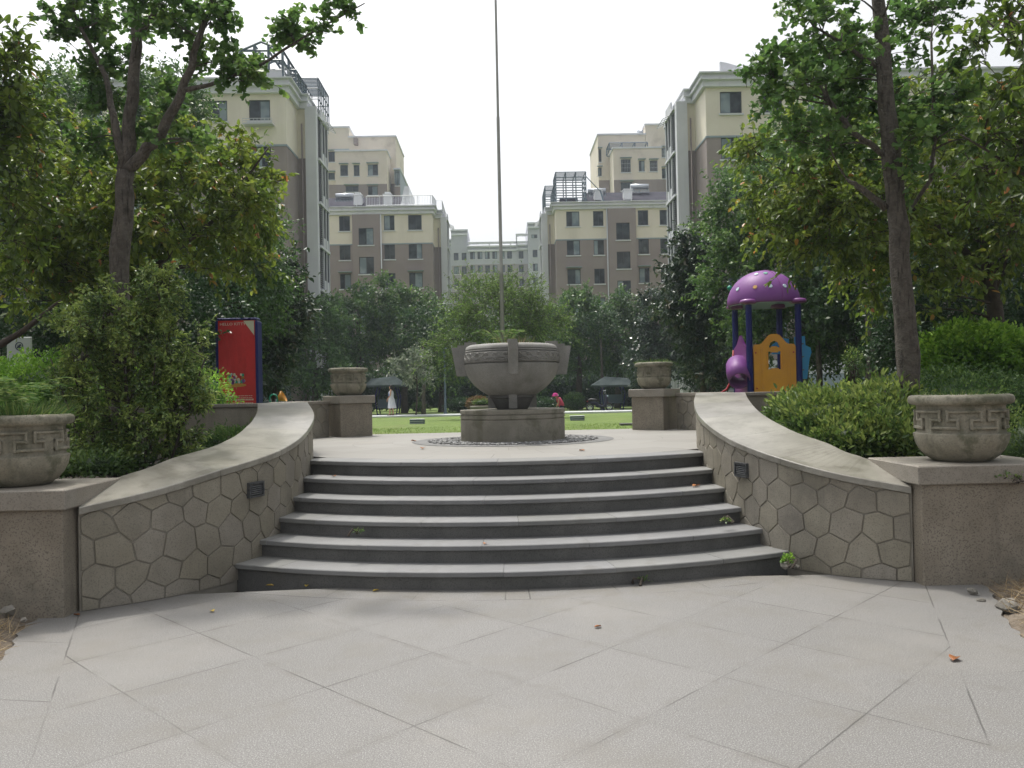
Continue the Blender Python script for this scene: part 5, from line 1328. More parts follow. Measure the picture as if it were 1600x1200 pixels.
    for n_, (a, b, c, d, y) in enumerate(wins):
        window(root, a, b, c, d, y, sill=True, ledge=ledges and n_ % 3 != 1 and c > 15, head=(n_ % 4 == 2 and c < zband - 2))
    m = MB(); m.smooth = True
    xp = xi + s * .02
    m.tube([(px_a + s * .25, D + pier[0] - .12, zcb - 1), (px_a + s * .25, D + pier[0] - .12, G0)], .05, 6); m.build('downpipe', M['brown'], root)
    return root, wins
def rowsz(zt, h, n): return [(zt - i * FL - h, zt - i * FL) for i in range(n) if zt - i * FL - h > .9]
X = lambda px, py, D: P(px, py, D).x
Z = lambda px, py, D: P(px, py, D).z

# near left (front at 50 m)
D = 50; xc = X(447, 180, D)
zc = Z(447, 124, D); zcb = Z(447, 146, D); zb = Z(447, 227, D)
cols = [(X(389, 172, D), X(422, 172, D)), (X(327, 172, D), X(355, 172, D)), (X(262, 172, D), X(295, 172, D)), (X(200, 172, D), X(226, 172, D)), (X(130, 172, D), X(160, 172, D)), (X(60, 172, D), X(92, 172, D))]
nl, _ = apartment(D, -1, 'tall cream and brown block at left with glass-framed rooftop rooms', xc, zc, zcb, zb, cols, [], rowsz(Z(405, 156, D), 1.3, 7), [], -48, (2.8, .56, .72), ledges=True, depth=9, yb_end=5.9)
MB().b2(-48.02, xc + .015, D - .09, D - .01, 2.6, 3.55).build('shop_fascia', M['white'], nl)
MB().b2(-48.02, xc + .01, D - .05, D - .005, .5, 2.6).build('shop_front', M['trimline'], nl)
m = MB(); m.prism([(D + .8, zc), (D + 4.2, zc + 1.9), (D + 5.8, zc + 1.9), (D + 8.9, zc)], 0, -48, X(372, 120, D)); m.build('roof', M['roof'], nl)
framebox(nl, X(375, 100, D), X(441, 100, D), D + .1, D + 3.0, zc, Z(400, 78, D), 3, 3, 'rooftop_room_frame', .085, gable=.55)
m = MB(); xg0, xg1 = X(377, 100, D), X(440, 100, D); m.b2(xg0, xg1, D + .02, D + .05, zc, zc + .62); m.build('rooftop_parapet', M['sill'], nl)
framebox(nl, X(442, 110, D), xc + .35, D + 1.2, D + 4.0, zc, Z(450, 97, D) + .0, 1, 4, 'stair_frame', .06, slats=5, ny=4)
framebox(nl, xc - .1, xc + 1.1, D + 4.2, D + 7.6, zc - .4, zc + 1.75, 1, 3, 'rooftop_pergola', .04, slats=14, ny=6)
railing(nl, [(xc - .1, D + .1, zc), (xc + .25, D + 3.0, zc), (xc + .25, D + 7.6, zc)], .9)
m = MB(); m.b2(X(93, 110, D), X(104, 110, D), D + 5, D + 6, zc + 1.8, Z(98, 106, D)); m.build('chimney', M['cornice'], nl)

# near right
xc = X(1103, 180, D); zc = Z(1101, 116, D); zcb = Z(1101, 137, D); zb = Z(1104, 214, D)
cols = [(X(1125, 160, D), X(1159, 160, D)), (X(1190, 160, D), X(1222, 160, D)), (X(1262, 160, D), X(1290, 160, D)), (X(1330, 160, D), X(1362, 160, D)), (X(1480, 160, D), X(1512, 160, D)), (X(1560, 160, D), X(1592, 160, D))]
nr_, _ = apartment(D, 1, 'tall cream and brown block at right with plain cornice and roof gable', xc, zc, zcb, zb, cols, [], rowsz(Z(1140, 143, D), 1.38, 7), [], 48, (2.8, .56, .72), depth=9, yb_end=5.9)
MB().b2(xc - .015, 48.02, D - .09, D - .01, 2.6, 3.5).build('shop_fascia', M['white'], nr_)
MB().b2(xc - .01, 48.02, D - .05, D - .005, .5, 2.6).build('shop_front', M['trimline'], nr_)
m = MB(); m.prism([(D + .9, zc), (D + 4.4, zc + 2.0), (D + 5.8, zc + 2.0), (D + 8.9, zc)], 0, X(1160, 110, D), 48); m.build('roof', M['roof'], nr_)
m = MB(); m.prism([(X(1129, 100, D), zc), (X(1129, 92, D), Z(1129, 90, D)), (X(1140, 92, D), Z(1139, 92, D)), (X(1185, 112, D), zc + .4), (X(1190, 115, D), zc)], 1, D + .6, D + .85); m.build('gable_parapet', M['cornice'], nr_)
m = MB(); m.b2(X(1194, 100, D), X(1212, 100, D), D + 2.2, D + 3.2, zc + .6, Z(1200, 88, D)); m.build('chimney', M['cornice'], nr_)

# middle left (80 m)
D = 80; xc = X(675, 350, D); zc = Z(673, 322, D); zcb = Z(673, 334, D); zb = Z(675, 380, D)
cols = [(X(530, 360, D), X(547, 360, D)), (X(600, 360, D), X(616.5, 360, D)), (X(638, 360, D), X(659, 360, D)), (X(495, 360, D), X(512, 360, D)), (X(462, 360, D), X(480, 360, D))]
ml, _ = apartment(D, -1, 'middle-distance brown block left of the flagpole with railed roof terrace', xc, zc, zcb, zb, cols, [((X(551, 360, D), X(594, 360, D)), (X(561, 360, D), X(584, 360, D)))], rowsz(Z(600, 336.5, D), 1.5, 6), rowsz(Z(570, 357, D), 1.7, 6), -34, (2.2, .72, .62))
m = MB(); m.prism([(D + 1.0, zc), (D + 5, zc + 2.2), (D + 6, zc + 2.2), (D + 10, zc)], 0, -34, X(628, 300, D)); m.build('roof', M['roof'], ml)
m = MB(); m.prism([(X(622, 310, D), zc), (X(638, 310, D), zc), (X(637, 300, D), Z(637, 286, D)), (X(630, 300, D), Z(631, 286, D))], 1, D + 1.2, D + 6.5); m.build('gable_wall', M['sill'], ml)
railing(ml, [(X(573, 320, D), D - .2, zc), (xc + .1, D - .2, zc), (xc + .3, D + 2.1, zc), (xc + .9, D + 2.1, zc), (xc + .9, D + 8, zc)], 1.05)
for px in (552, 600):
    m = MB(); m.b2(X(px - 6, 300, D), X(px + 7, 300, D), D + 2.2, D + 3.2, zc + .75, zc + 1.75); m.b2(X(px - 7, 300, D), X(px + 8, 300, D), D + 2.1, D + 3.3, zc + 1.75, zc + 1.85); m.b2(X(px - 4, 300, D), X(px + 5, 300, D), D + 2.3, D + 3.1, zc + 1.85, zc + 2.1); m.tube([(X(px - 1, 300, D), D + 2.1, zc), (X(px - 1, 300, D), D + 2.1, zc + .9)], .06, 6); m.build('roof_vent', M['sill'], ml)
heater(ml, X(525, 290, D), D + 4.6, zc + 1.3)
m = MB(); m.smooth = True; m.tube([(X(595.5, 340, D), D - .34, zcb), (X(595.5, 340, D), D - .34, .5)], .06, 6); m.build('rain_pipe', M['sill'], ml)

# middle right (80 m)
xc = X(868.5, 350, D); zc = Z(868, 317, D); zcb = Z(868, 328, D); zb = Z(870, 375, D)
cols = [(X(885, 350, D), X(905.5, 350, D)), (X(927, 350, D), X(943, 350, D)), (X(997, 350, D), X(1013, 350, D)), (X(1031, 350, D), X(1048, 350, D)), (X(1075, 350, D), X(1092, 350, D))]
mr, _ = apartment(D, 1, 'middle-distance brown block right of the flagpole with steel roof pergola', xc, zc, zcb, zb, cols, [((X(949.5, 350, D), X(993, 350, D)), (X(962, 350, D), X(983, 350, D)))], rowsz(Z(920, 330, D), 1.5, 6), rowsz(Z(970, 349, D), 1.7, 6), 34, (2.2, .72, .62))
m = MB(); m.prism([(D + 1.0, zc), (D + 5, zc + 2.2), (D + 6, zc + 2.2), (D + 10, zc)], 0, X(920, 300, D), 34); m.build('roof', M['roof'], mr)
framebox(mr, X(869, 300, D), X(916, 300, D), D + .2, D + 3.4, zc, Z(890, 268, D), 3, 6, 'roof_pergola', .055, slats=8)
framebox(mr, X(854, 300, D), X(868, 300, D), D + 2.4, D + 7, zc, Z(860, 281, D), 1, 5, 'side_pergola', .05, slats=10, ny=4)
m = MB(); m.b2(X(877, 310, D), X(905, 310, D), D + 1.5, D + 2.5, zc, zc + .9); m.build('roof_tank', M['roof'], mr)
m = MB(); m.tube([(X(916, 290, D), D + .5, zc + 2.8), (X(940, 300, D), D + .9, zc + 1.3)], .05, 5); m.tube([(X(940, 300, D), D + .9, zc + 1.4), (X(946, 312, D), D + .9, zc)], .08, 6); m.build('roof_pipe', M['steel'], mr)
for px in (940, 987):
    m = MB(); m.b2(X(px - 7, 300, D), X(px + 6, 300, D), D + 2.0, D + 3.0, zc + .7, zc + 1.7); m.b2(X(px - 8, 300, D), X(px + 7, 300, D), D + 1.9, D + 3.1, zc + 1.7, zc + 1.8); m.tube([(X(px + 4, 300, D), D + 1.9, zc), (X(px + 4, 300, D), D + 1.9, zc + .8)], .07, 6); m.build('roof_vent', M['sill'], mr)
heater(mr, X(941, 290, D), D + 4.5, zc + 1.25); heater(mr, X(1012, 290, D), D + 4.6, zc + 1.65)
m = MB(); m.smooth = True; m.tube([(X(948, 340, D), D - .12, zcb), (X(948, 340, D), D - .12, .5)], .07, 6); m.build('rain_pipe', M['sill'], mr)

# far cream stepped buildings (112 m)
def stepped(D, blocks, wins, label, s, extra):
    px = blocks[0]; root = empty('stepped_block', (X(px[0], 400, D), D, .5), label, 'building', 'far cream stepped blocks')
    for i, (a, b, yt, dy, mt) in enumerate(blocks):
        m = MB(); xa, xb, zt_ = X(a, yt, D + dy), X(b, yt, D + dy), Z((a + b) / 2, yt, D + dy)
        hs = [(X(w[0], w[2], D + dy), X(w[1], w[2], D + dy), Z(w[0], w[3], D + dy), Z(w[0], w[2], D + dy)) for w in wins if w[4] == i]
        facade(m, xa, xb, .5, zt_, D + dy, hs, [(.5, 1), (Z(560, 288, D + dy), 0)])
        m.add([(xa, D + dy, .5), (xa, D + 14, .5), (xa, D + 14, zt_), (xa, D + dy, zt_), (xb, D + dy, .5), (xb, D + 14, .5), (xb, D + 14, zt_), (xb, D + dy, zt_)], [(0, 1, 2, 3), (4, 5, 6, 7), (3, 2, 6, 7)])
        m.build('wall', [M[mt], M['brown']], root)
        m = MB(); m.b2(xa - .12, xb + .12, D + dy - .12, D + 14, zt_, zt_ + .22); m.build('parapet', M['cornice'], root)
        for h, w in zip(hs, [w for w in wins if w[4] == i]): window(root, *h, D + dy, head=True, bars=w[5])
    extra(root); return root
def ex1(root):
    D = 112
    m = MB(); m.b2(X(522, 238, D), X(545, 238, D), D + .2, D + 1.0, Z(533, 235, D), Z(533, 232, D)); m.build('terrace_ledge', M['trimline'], root)
    m = MB(); m.b2(X(546, 210, D), X(552, 210, D), D + 3, D + 4, Z(549, 214, D), Z(549, 204, D)); m.build('chimney', M['brown'], root)
stepped(112, [(524, 604, 236.5, 0, 'old_cream'), (500, 545, 200, 4, 'old_cream'), (545, 618, 214.5, 4, 'old_cream'), (616, 625, 265, 2, 'trimline')],
        [(531.5, 543.5, 258, 275, 0, False), (552.5, 561.5, 258, 275, 0, False), (574.5, 590.5, 257, 274.5, 0, False), (575, 590, 291, 305, 0, False), (540, 560, 291, 300, 0, False), (513, 523, 237, 253, 1, False), (511, 523, 270, 281, 1, False), (617.5, 623.5, 268, 290, 3, False)],
        'far weathered cream stepped block above the left roofs', -1, ex1)
def ex2(root):
    D = 112
    framebox(root, X(953, 228, D), X(1013, 228, D), D + .5, D + 3.5, Z(980, 232, D), Z(980, 221, D), 3, 1, 'terrace_pergola', .07, slats=6)
    heater(root, X(1018, 195, D), D + 6, Z(1018, 195, D))
    m = MB(); m.b2(X(1000, 205, D), X(1008, 205, D), D + 5, D + 6, Z(1004, 211, D), Z(1004, 199, D)); m.build('chimney', M['brown'], root)
stepped(112, [(958, 1033, 232, 0, 'old_cream'), (934, 1008, 211, 4, 'old_cream'), (1008, 1052, 195.5, 4, 'old_cream')],
        [(970, 985, 249, 269.5, 0, True), (998, 1007, 251, 268, 0, False), (1015, 1027, 251, 268, 0, True), (970, 988, 285, 298, 0, False), (1033.5, 1041, 231, 246, 2, True), (1034, 1043, 263, 279, 2, False), (935, 939.5, 233, 253, 1, False), (934, 940, 262, 275, 1, False)],
        'far weathered cream stepped block above the right roofs', 1, ex2)
# distant grey block closing the view (168 m)
D = 168
fb = empty('apartment_block', (X(770, 400, D), D, .5), 'distant hazy grey block closing the gap behind the flagpole', 'building', 'apartment blocks round the garden')
secs = [(690, 705, 372, 3), (705, 731, 360, 1), (731, 807, 387, 0), (807, 825, 384, .3), (825, 847, 352, -1), (847, 865, 358, 3)]
for a, b, yt, dy in secs:
    m = MB(); hs = []
    if 700 < a < 840:
        px = a + 4
        for (c, d) in rowsz(Z(760, 393, D), 1.6, 9):
            for q in np.arange(a + (7 if a == 825 else 3.5), b - 6, 12.5 if a != 731 else 11.6): hs.append((X(q, 400, D), X(q + 7.5, 400, D), c, d))
    if a == 825: hs.append((X(830, 370, D), X(839, 370, D), Z(830, 374, D), Z(830, 368, D)))
    facade(m, X(a, 400, D), X(b, 400, D), .5, Z(a, yt, D), D + dy, hs, [(.5, 1 if 700 < a < 825 else 0), (Z(760, 413, D), 0)])
    xa, xb, zt_ = X(a, 400, D), X(b, 400, D), Z(a, yt, D)
    m.add([(xa, D + dy, .5), (xa, D + 12, .5), (xa, D + 12, zt_), (xa, D + dy, zt_), (xb, D + dy, .5), (xb, D + 12, .5), (xb, D + 12, zt_), (xb, D + dy, zt_)], [(0, 1, 2, 3), (4, 5, 6, 7), (3, 2, 6, 7)])
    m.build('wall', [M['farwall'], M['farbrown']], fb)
    m = MB(); m.b2(xa, xb, D + dy - .4, D + dy - .01, zt_ - .9, zt_ - .5); m.b2(xa - .1, xb + .1, D + dy - .5, D + 12, zt_, zt_ + .3); m.build('cornice', M['cornice'], fb)
    for h in hs: window(fb, *h, D + dy, head=False, fw=.09)
m = MB(); zt_ = Z(770, 381, D); z2 = Z(770, 378, D)
m.b2(X(731, 380, D), X(826, 380, D), D - .3, D + .5, zt_, z2)
for px in (764, 797, 807, 826): m.b2(X(px, 380, D), X(px + 1.5, 380, D), D - .2, D + .4, Z(770, 388, D), zt_)
m.b2(X(806, 380, D), X(824, 380, D), D - .4, D + .6, Z(815, 369, D), Z(815, 365.5, D)); m.b2(X(806, 380, D), X(808, 380, D), D - .3, D + .5, zt_, Z(815, 369, D))
m.b2(X(825, 360, D), X(843, 360, D), D - .9, D, Z(830, 350.5, D), Z(830, 348.5, D)); m.b2(X(825, 360, D), X(826.5, 360, D), D - .9, D, Z(830, 353, D), Z(830, 350, D)); m.b2(X(841, 360, D), X(842.5, 360, D), D - .9, D, Z(830, 353, D), Z(830, 350, D))
m.build('roof_frame', M['cornice'], fb)
heater(fb, X(713, 357, D), D + 4, Z(713, 362, D)); heater(fb, X(723, 357, D), D + 4, Z(723, 362, D))
# ------------------------------------------------------------------ trees and shrubs
def pt(px, py, Y, r=None):
    v = P(px, py, Y); return (v.x, v.y, v.z) if r is None else (v.x, v.y, v.z, r)
def bl(px, py, Y, rpx, rpy, rdepth, w=1.):
    v = P(px, py, Y); return ((v.x, v.y, v.z), (rpx * Y / F, rdepth, rpy * Y / F), w)
bz = bedz
# near left ginkgo
Y = 9.3; b0 = P(193, 720, Y); gz_ = bedz(b0.x, Y)
tree('ginkgo_tree', 'young ginkgo forking above the left bushes, one long limb reaching right', 'tree', (b0.x, Y, gz_),
     [(b0.x, Y, gz_ - .05, .14), pt(190, 600, Y, .122), pt(187, 440, Y, .112), pt(192, 345, Y, .105), pt(197, 268, Y, .095)],
     [bl(255, 20, 9.0, 45, 45, .5, 1.3), bl(125, 15, 9.5, 60, 45, .5, 1.6), bl(190, 30, 9.9, 60, 40, .35, 1.2), bl(170, 110, 9.9, 50, 65, .35, 1.1), bl(150, 205, 9.8, 50, 70, .4, 1.5), bl(245, 165, 9.7, 50, 30, .3, .5), bl(330, 60, 8.9, 30, 50, .3, .6), bl(380, 105, 8.8, 45, 25, .25, .9), bl(470, 50, 8.7, 55, 18, .25, .8), bl(545, 12, 8.6, 35, 12, .2, .5), bl(345, 10, 8.9, 35, 15, .25, .4), bl(250, 200, 9.3, 55, 35, .4, 1.0)],
     125, 5, 10, .22, .070, 1.0, 'fan', 'L_ginkgo', seed=11, out=.5, twr=.004, shell=.15, br=.18, group='ginkgo trees in the beds by the steps', zlow=.9,
     limbs=[[pt(197, 268, Y, .085), pt(205, 180, Y, .07), pt(212, 70, Y, .06), pt(205, -60, Y, .04)], [pt(200, 268, Y, .075), pt(245, 220, 9.2, .06), pt(282, 150, 9.0, .05), pt(312, 60, 8.9, .035), pt(338, -20, 8.9, .025)],
            [pt(285, 142, 9.0, .03), pt(330, 132, 8.9, .022), pt(400, 105, 8.8, .017), pt(480, 55, 8.7, .012), pt(570, 5, 8.6, .006)], [pt(196, 262, Y, .06), pt(182, 200, Y, .045), pt(165, 120, 9.4, .03), pt(115, 20, 9.4, .018)], [pt(212, 60, Y, .05), pt(240, 25, 9.1, .035), pt(262, -30, 9.1, .02)]])
# near right ginkgo
Y = 9.0; b0 = P(1428, 700, Y); gz_ = bedz(b0.x, Y)
tree('ginkgo_tree', 'tall ginkgo with rough grey trunk rising behind the azaleas on the right', 'tree', (b0.x, Y, gz_),
     [(b0.x, Y, gz_ - .05, .145), pt(1421, 600, Y, .122), pt(1408, 430, Y, .113), pt(1398, 290, Y, .102), pt(1382, 130, Y, .085), pt(1372, 0, Y, .068), pt(1362, -120, Y, .05)],
     [bl(1300, 40, 8.8, 90, 55, .6, 2.2), bl(1430, 30, 9.6, 70, 50, .35, 1.8), bl(1200, 110, 8.7, 55, 35, .4, 1.1), bl(1250, 150, 8.8, 70, 45, .5, 1.4), bl(1320, 210, 9.5, 65, 55, .4, 1.7), bl(1240, 210, 8.9, 50, 35, .4, .9), bl(1475, 180, 9.2, 48, 85, .5, 1.6), bl(1405, 160, 9.8, 40, 80, .3, .9), bl(1330, 110, 9.5, 55, 60, .4, 1.3), bl(1480, 10, 9.2, 45, 35, .4, .6), bl(1425, 240, 8.75, 14, 50, .12, .25)],
     155, 5, 10, .26, .070, 1.0, 'fan', 'L_ginkgo', seed=12, out=.5, twr=.004, shell=.15, br=.2, group='ginkgo trees in the beds by the steps', zlow=.4,
     limbs=[[pt(1385, 325, Y, .045), pt(1345, 295, 8.9, .035), pt(1325, 282, 8.9, .02)], [pt(1330, 205, 9, .02), pt(1290, 150, 8.9, .028), pt(1330, 205, 8.95, .03), pt(1392, 250, Y, .035)], [pt(1420, 330, Y, .02), pt(1455, 280, 9.0, .025), pt(1460, 220, 9.0, .02), pt(1455, 60, 9.0, .012)], [pt(1370, 105, Y, .035), pt(1330, 75, 8.9, .02), pt(1270, 40, 8.8, .012)]])
# cherry-like broadleaf trees with turning leaves
Y = 12.2; b0 = P(120, 640, Y); gz_ = bedz(b0.x, Y)
tree('cherry_tree', 'broad-leaved cherry turning orange behind the left ginkgo', 'tree', (b0.x, Y + .6, gz_), [(b0.x, Y + .6, gz_ - .05, .13), pt(135, 560, Y + .5, .11), pt(165, 480, Y + .3, .09), pt(190, 400, Y, .06)],
     [bl(300, 330, 12, 125, 110, 1.5, 3.2), bl(180, 350, 12, 110, 120, 1.5, 2.6), bl(80, 300, 12, 95, 130, 1.6, 2.5), bl(380, 300, 11.8, 55, 70, .9, 1.0), bl(250, 240, 12.2, 90, 50, 1.0, 1.2), bl(60, 420, 12, 90, 60, 1.2, 1.3)],
     290, 6, 12, .42, .105, .52, 'oval', 'L_cherry', 'bark_dark', seed=21, out=.6, droop=.5, twr=.005, shell=.3, br=.28, group='broad-leaved cherry trees beside the beds',
     limbs=[[pt(150, 520, Y + .4, .06), pt(240, 420, Y, .045), pt(340, 340, Y - .2, .03), pt(420, 230, Y - .3, .012)], [pt(140, 540, Y + .4, .05), pt(80, 420, Y, .035), pt(40, 250, Y, .02)]])
Y = 9.6; b0 = P(-140, 700, Y)
tree('cherry_tree', 'cherry branches with long leaves hanging in from the left edge', 'tree', (b0.x, Y, bedz(b0.x, Y)), [(b0.x, Y, .8, .12), pt(-120, 520, Y, .1), pt(-90, 380, Y, .07), pt(-60, 200, Y, .05)],
     [bl(0, 230, 9.4, 55, 170, .8, 2), bl(-80, 250, 9.6, 100, 200, 1.0, 1.5), bl(15, 120, 9.2, 30, 70, .4, .6)],
     100, 5, 11, .35, .105, .5, 'oval', 'L_cherry', 'bark_dark', seed=22, droop=.4, shell=.3, group='broad-leaved cherry trees beside the beds', tintc=-.05,
     limbs=[[pt(-130, 610, Y, .06), pt(0, 540, 9.4, .042), pt(60, 497, 9.3, .026), pt(95, 470, 9.3, .014)]])
Y = 12.4; b0 = P(1560, 620, Y)
tree('cherry_tree', 'broad-leaved cherry with yellowing leaves behind the right ginkgo', 'tree', (b0.x, Y, bedz(b0.x, Y)), [(b0.x, Y, 1., .14), pt(1555, 500, Y, .12), pt(1540, 400, Y, .1), pt(1500, 300, Y, .07)],
     [bl(1330, 330, 12, 125, 105, 1.4, 3.2), bl(1230, 260, 12, 80, 80, 1.0, 1.5), bl(1275, 360, 11.8, 95, 45, 1.0, 1.4), bl(1480, 240, 12.4, 120, 110, 1.4, 2.6), bl(1560, 330, 12.2, 90, 110, 1.4, 2.2), bl(1420, 400, 12.2, 110, 80, 1.2, 1.6), bl(1400, 180, 12.4, 90, 60, 1, 1.2), bl(1580, 180, 12.2, 60, 60, 1, 1)],
     330, 6, 12, .42, .105, .52, 'oval', 'L_cherry', 'bark_dark', seed=23, out=.6, droop=.5, twr=.005, shell=.3, group='broad-leaved cherry trees beside the beds', tintc=.06,
     limbs=[[pt(1548, 430, Y, .06), pt(1440, 330, 12, .045), pt(1330, 300, 12, .03), pt(1210, 260, 11.9, .012)], [pt(1552, 460, Y, .07), pt(1590, 330, Y, .05), pt(1510, 220, Y, .02)], [pt(1430, 340, 12, .035), pt(1340, 380, 11.9, .02), pt(1250, 370, 11.8, .01)]])
Y = 7.6; b0 = P(1790, 700, Y)
tree('cherry_tree', 'cherry branches with large dark leaves hanging in from the right edge', 'tree', (b0.x, Y, bedz(b0.x, Y)), [(b0.x, Y, .7, .12), pt(1780, 500, Y, .1), pt(1740, 300, Y, .06)],
     [bl(1580, 60, 7.6, 60, 90, .5, 1.2), bl(1570, 210, 7.8, 85, 80, .5, 1.3), bl(1680, 200, 7.8, 90, 200, .7, 1.2)],
     50, 4, 9, .3, .105, .5, 'oval', 'L_cherry', 'bark_dark', seed=24, droop=.5, shell=.2, group='broad-leaved cherry trees beside the beds', tintc=-.22,
     limbs=[[pt(1760, 400, Y, .035), pt(1650, 300, 7.7, .025), pt(1500, 210, 7.7, .008)], [pt(1745, 320, Y, .03), pt(1650, 130, 7.6, .02), pt(1540, 30, 7.6, .006)]])
# camphor and evergreen masses behind
def big(name, label, px, py, Y, rpx, rpy, lm, n, seed, pyb=620, lsize=.1, extra=(), hubs=240, shape='diamond', group='dark evergreen trees behind the beds', trunk=.22, tintc=.1, per=12, tw=9, lw=.6, shell=.55, cat='tree', twlen=.7, droop=.2, up=.3):
    b = P(px, pyb, Y); gz = bedz(b.x, 16) if Y < 30 else .6
    c = P(px, py, Y)
    bls = [bl(px, py, Y, rpx, rpy, rpx * Y / F * .9, 3)] + [bl(*e) for e in extra]
    s = (n / (hubs * tw * per)) ** .5
    return tree(name, label, cat, (b.x, Y, gz), [(b.x, Y, gz - .05, trunk), (b.x + .1, Y, gz + (c.z - gz) * .5, trunk * .8), (c.x, Y, c.z, trunk * .5), (c.x, Y, c.z + rpy * Y / F * .5, trunk * .25)], bls, hubs, max(3, int(tw * s)), max(5, int(per * s)), twlen, lsize, lw, shape, lm, 'bark_dark', seed=seed, group=group, tintc=tintc, shell=shell, twr=0, up=up, droop=droop)
big('camphor_tree', 'large round bright-edged camphor between the right block and the cherry', 1250, 390, 24, 142, 170, 'L_camphor', 52000, 31, lsize=.13, extra=[(1180, 330, 24, 62, 80, 1.4, 1.2), (1160, 430, 23.5, 52, 85, 1.3, 1.2), (1290, 260, 24.5, 110, 90, 2, 1.5)], hubs=330, group='camphor trees')
big('camphor_tree', 'blue-green camphor crown at upper left, left of the ginkgo trunk', 95, 215, 26, 75, 105, 'L_camphor', 22000, 32, lsize=.13, extra=[(60, 330, 26, 90, 120, 2, 1)], group='camphor trees')
big('camphor_tree', 'blue-green camphor crown seen right of the ginkgo trunk', 262, 185, 27, 52, 70, 'L_camphor', 15000, 33, lsize=.13, extra=[(270, 300, 27, 90, 110, 2, 1)], group='camphor trees')
big('evergreen_tree', 'dark feathery evergreen left of the advertising board', 365, 430, 21, 75, 110, 'L_camphor', 30000, 34, lsize=.10, extra=[(320, 520, 20.5, 70, 80, 1.2, 1), (390, 380, 21, 45, 70, 1, .6)], tintc=-.05)
big('evergreen_tree', 'dark evergreen mass behind the left cherry', 210, 470, 17.5, 130, 130, 'L_dark', 32000, 35, lsize=.10, extra=[(60, 450, 17, 120, 130, 1.7, 2)], tintc=0)
big('evergreen_tree', 'dark evergreen mass at the far left edge', -40, 420, 20, 130, 200, 'L_dark', 22000, 36, lsize=.12, tintc=0)
big('evergreen_tree', 'dark evergreen behind the playhouse roof', 1330, 480, 22.5, 105, 115, 'L_camphor', 34000, 37, lsize=.10, extra=[(1250, 510, 23, 70, 70, 1.4, .8)], tintc=-.1)
big('evergreen_tree', 'dark evergreen mass behind the clipped round shrub', 1500, 440, 18, 110, 140, 'L_dark', 32000, 38, lsize=.10, extra=[(1450, 530, 17.5, 90, 80, 1.2, 1)], tintc=0)
big('evergreen_tree', 'dark evergreen mass at the far right edge', 1640, 400, 19, 110, 190, 'L_dark', 26000, 39, lsize=.12, tintc=0)
# magnolias
big('magnolia_tree', 'glossy dark magnolia beside the advertising board', 428, 480, 24, 36, 82, 'L_magnolia', 8500, 41, lsize=.19, hubs=70, extra=[(455, 465, 24, 25, 30, .6, .5), (415, 560, 24, 22, 40, .5, .7)], shape='oval', lw=.42, group='magnolia trees', trunk=.1, shell=.25)
big('magnolia_tree', 'glossy dark magnolia left of the playhouse', 1098, 470, 27, 36, 100, 'L_magnolia', 15000, 42, lsize=.19, hubs=110, extra=[(1070, 460, 27.5, 35, 55, .9, 1), (1110, 560, 27, 30, 45, .8, 1), (1085, 400, 27, 18, 40, .5, .6)], shape='oval', lw=.42, group='magnolia trees', trunk=.12, shell=.25)
# row behind the lawn
gr_ = 'dark trees in the row beyond the path'
big('camphor_tree', 'low dark tree left of the far left pot, end of the row', 490, 555, 47, 46, 62, 'L_camphor', 14000, 51, lsize=.2, pyb=645, extra=[(510, 500, 47, 28, 35, 1, .6)], group=gr_, tintc=-.05)
big('camphor_tree', 'rounded dark tree behind the far left pot', 560, 512, 52, 46, 60, 'L_camphor', 15000, 52, lsize=.2, pyb=645, group=gr_, tintc=.0)
big('camphor_tree', 'leafy tree above the left garden swing', 632, 515, 53, 46, 60, 'L_camphor', 15000, 53, lsize=.2, pyb=645, extra=[(600, 480, 53, 30, 45, 1.2, .8)], group=gr_, tintc=.08)
big('camphor_tree', 'dark tree directly behind the lamp post', 690, 545, 54, 45, 65, 'L_camphor', 14000, 54, lsize=.2, pyb=645, extra=[(665, 500, 53, 28, 40, 1.2, .8)], group=gr_, tintc=-.02)
big('camphor_tree', 'broad dark tree just right of the bowl', 905, 520, 53, 50, 62, 'L_camphor', 17000, 55, lsize=.2, pyb=645, group=gr_, tintc=.0)
big('camphor_tree', 'dark tree above the right garden swing', 965, 525, 55, 40, 64, 'L_camphor', 15000, 56, lsize=.2, pyb=645, group=gr_, tintc=-.05)
big('evergreen_tree', 'narrow grey-green tree behind the far right pot', 1035, 520, 46, 34, 74, 'L_magnolia', 13000, 57, lsize=.2, pyb=640, group=gr_, tintc=.02, extra=[(1010, 560, 46, 30, 40, 1, .6)])
big('camphor_tree', 'dark tree hidden behind the stone bowl', 800, 555, 56, 70, 65, 'L_camphor', 14000, 58, lsize=.2, pyb=645, group=gr_, tintc=-.05)
big('camphor_tree', 'dark tree at the right end of the row behind the magnolia', 1110, 560, 48, 50, 50, 'L_dark', 11000, 59, lsize=.2, pyb=640, group=gr_)
big('camphor_tree', 'dark tree behind the advertising board, left end of the row', 390, 570, 47, 60, 60, 'L_dark', 11000, 60, lsize=.2, pyb=645, group=gr_)
big('osmanthus_shrub', 'pale silvery-leaved shrub above the woman walking', 650, 575, 44, 27, 24, 'L_silver', 2600, 61, lsize=.17, pyb=645, hubs=50, cat='shrub', group=None, trunk=.05, shell=.3, tw=5)
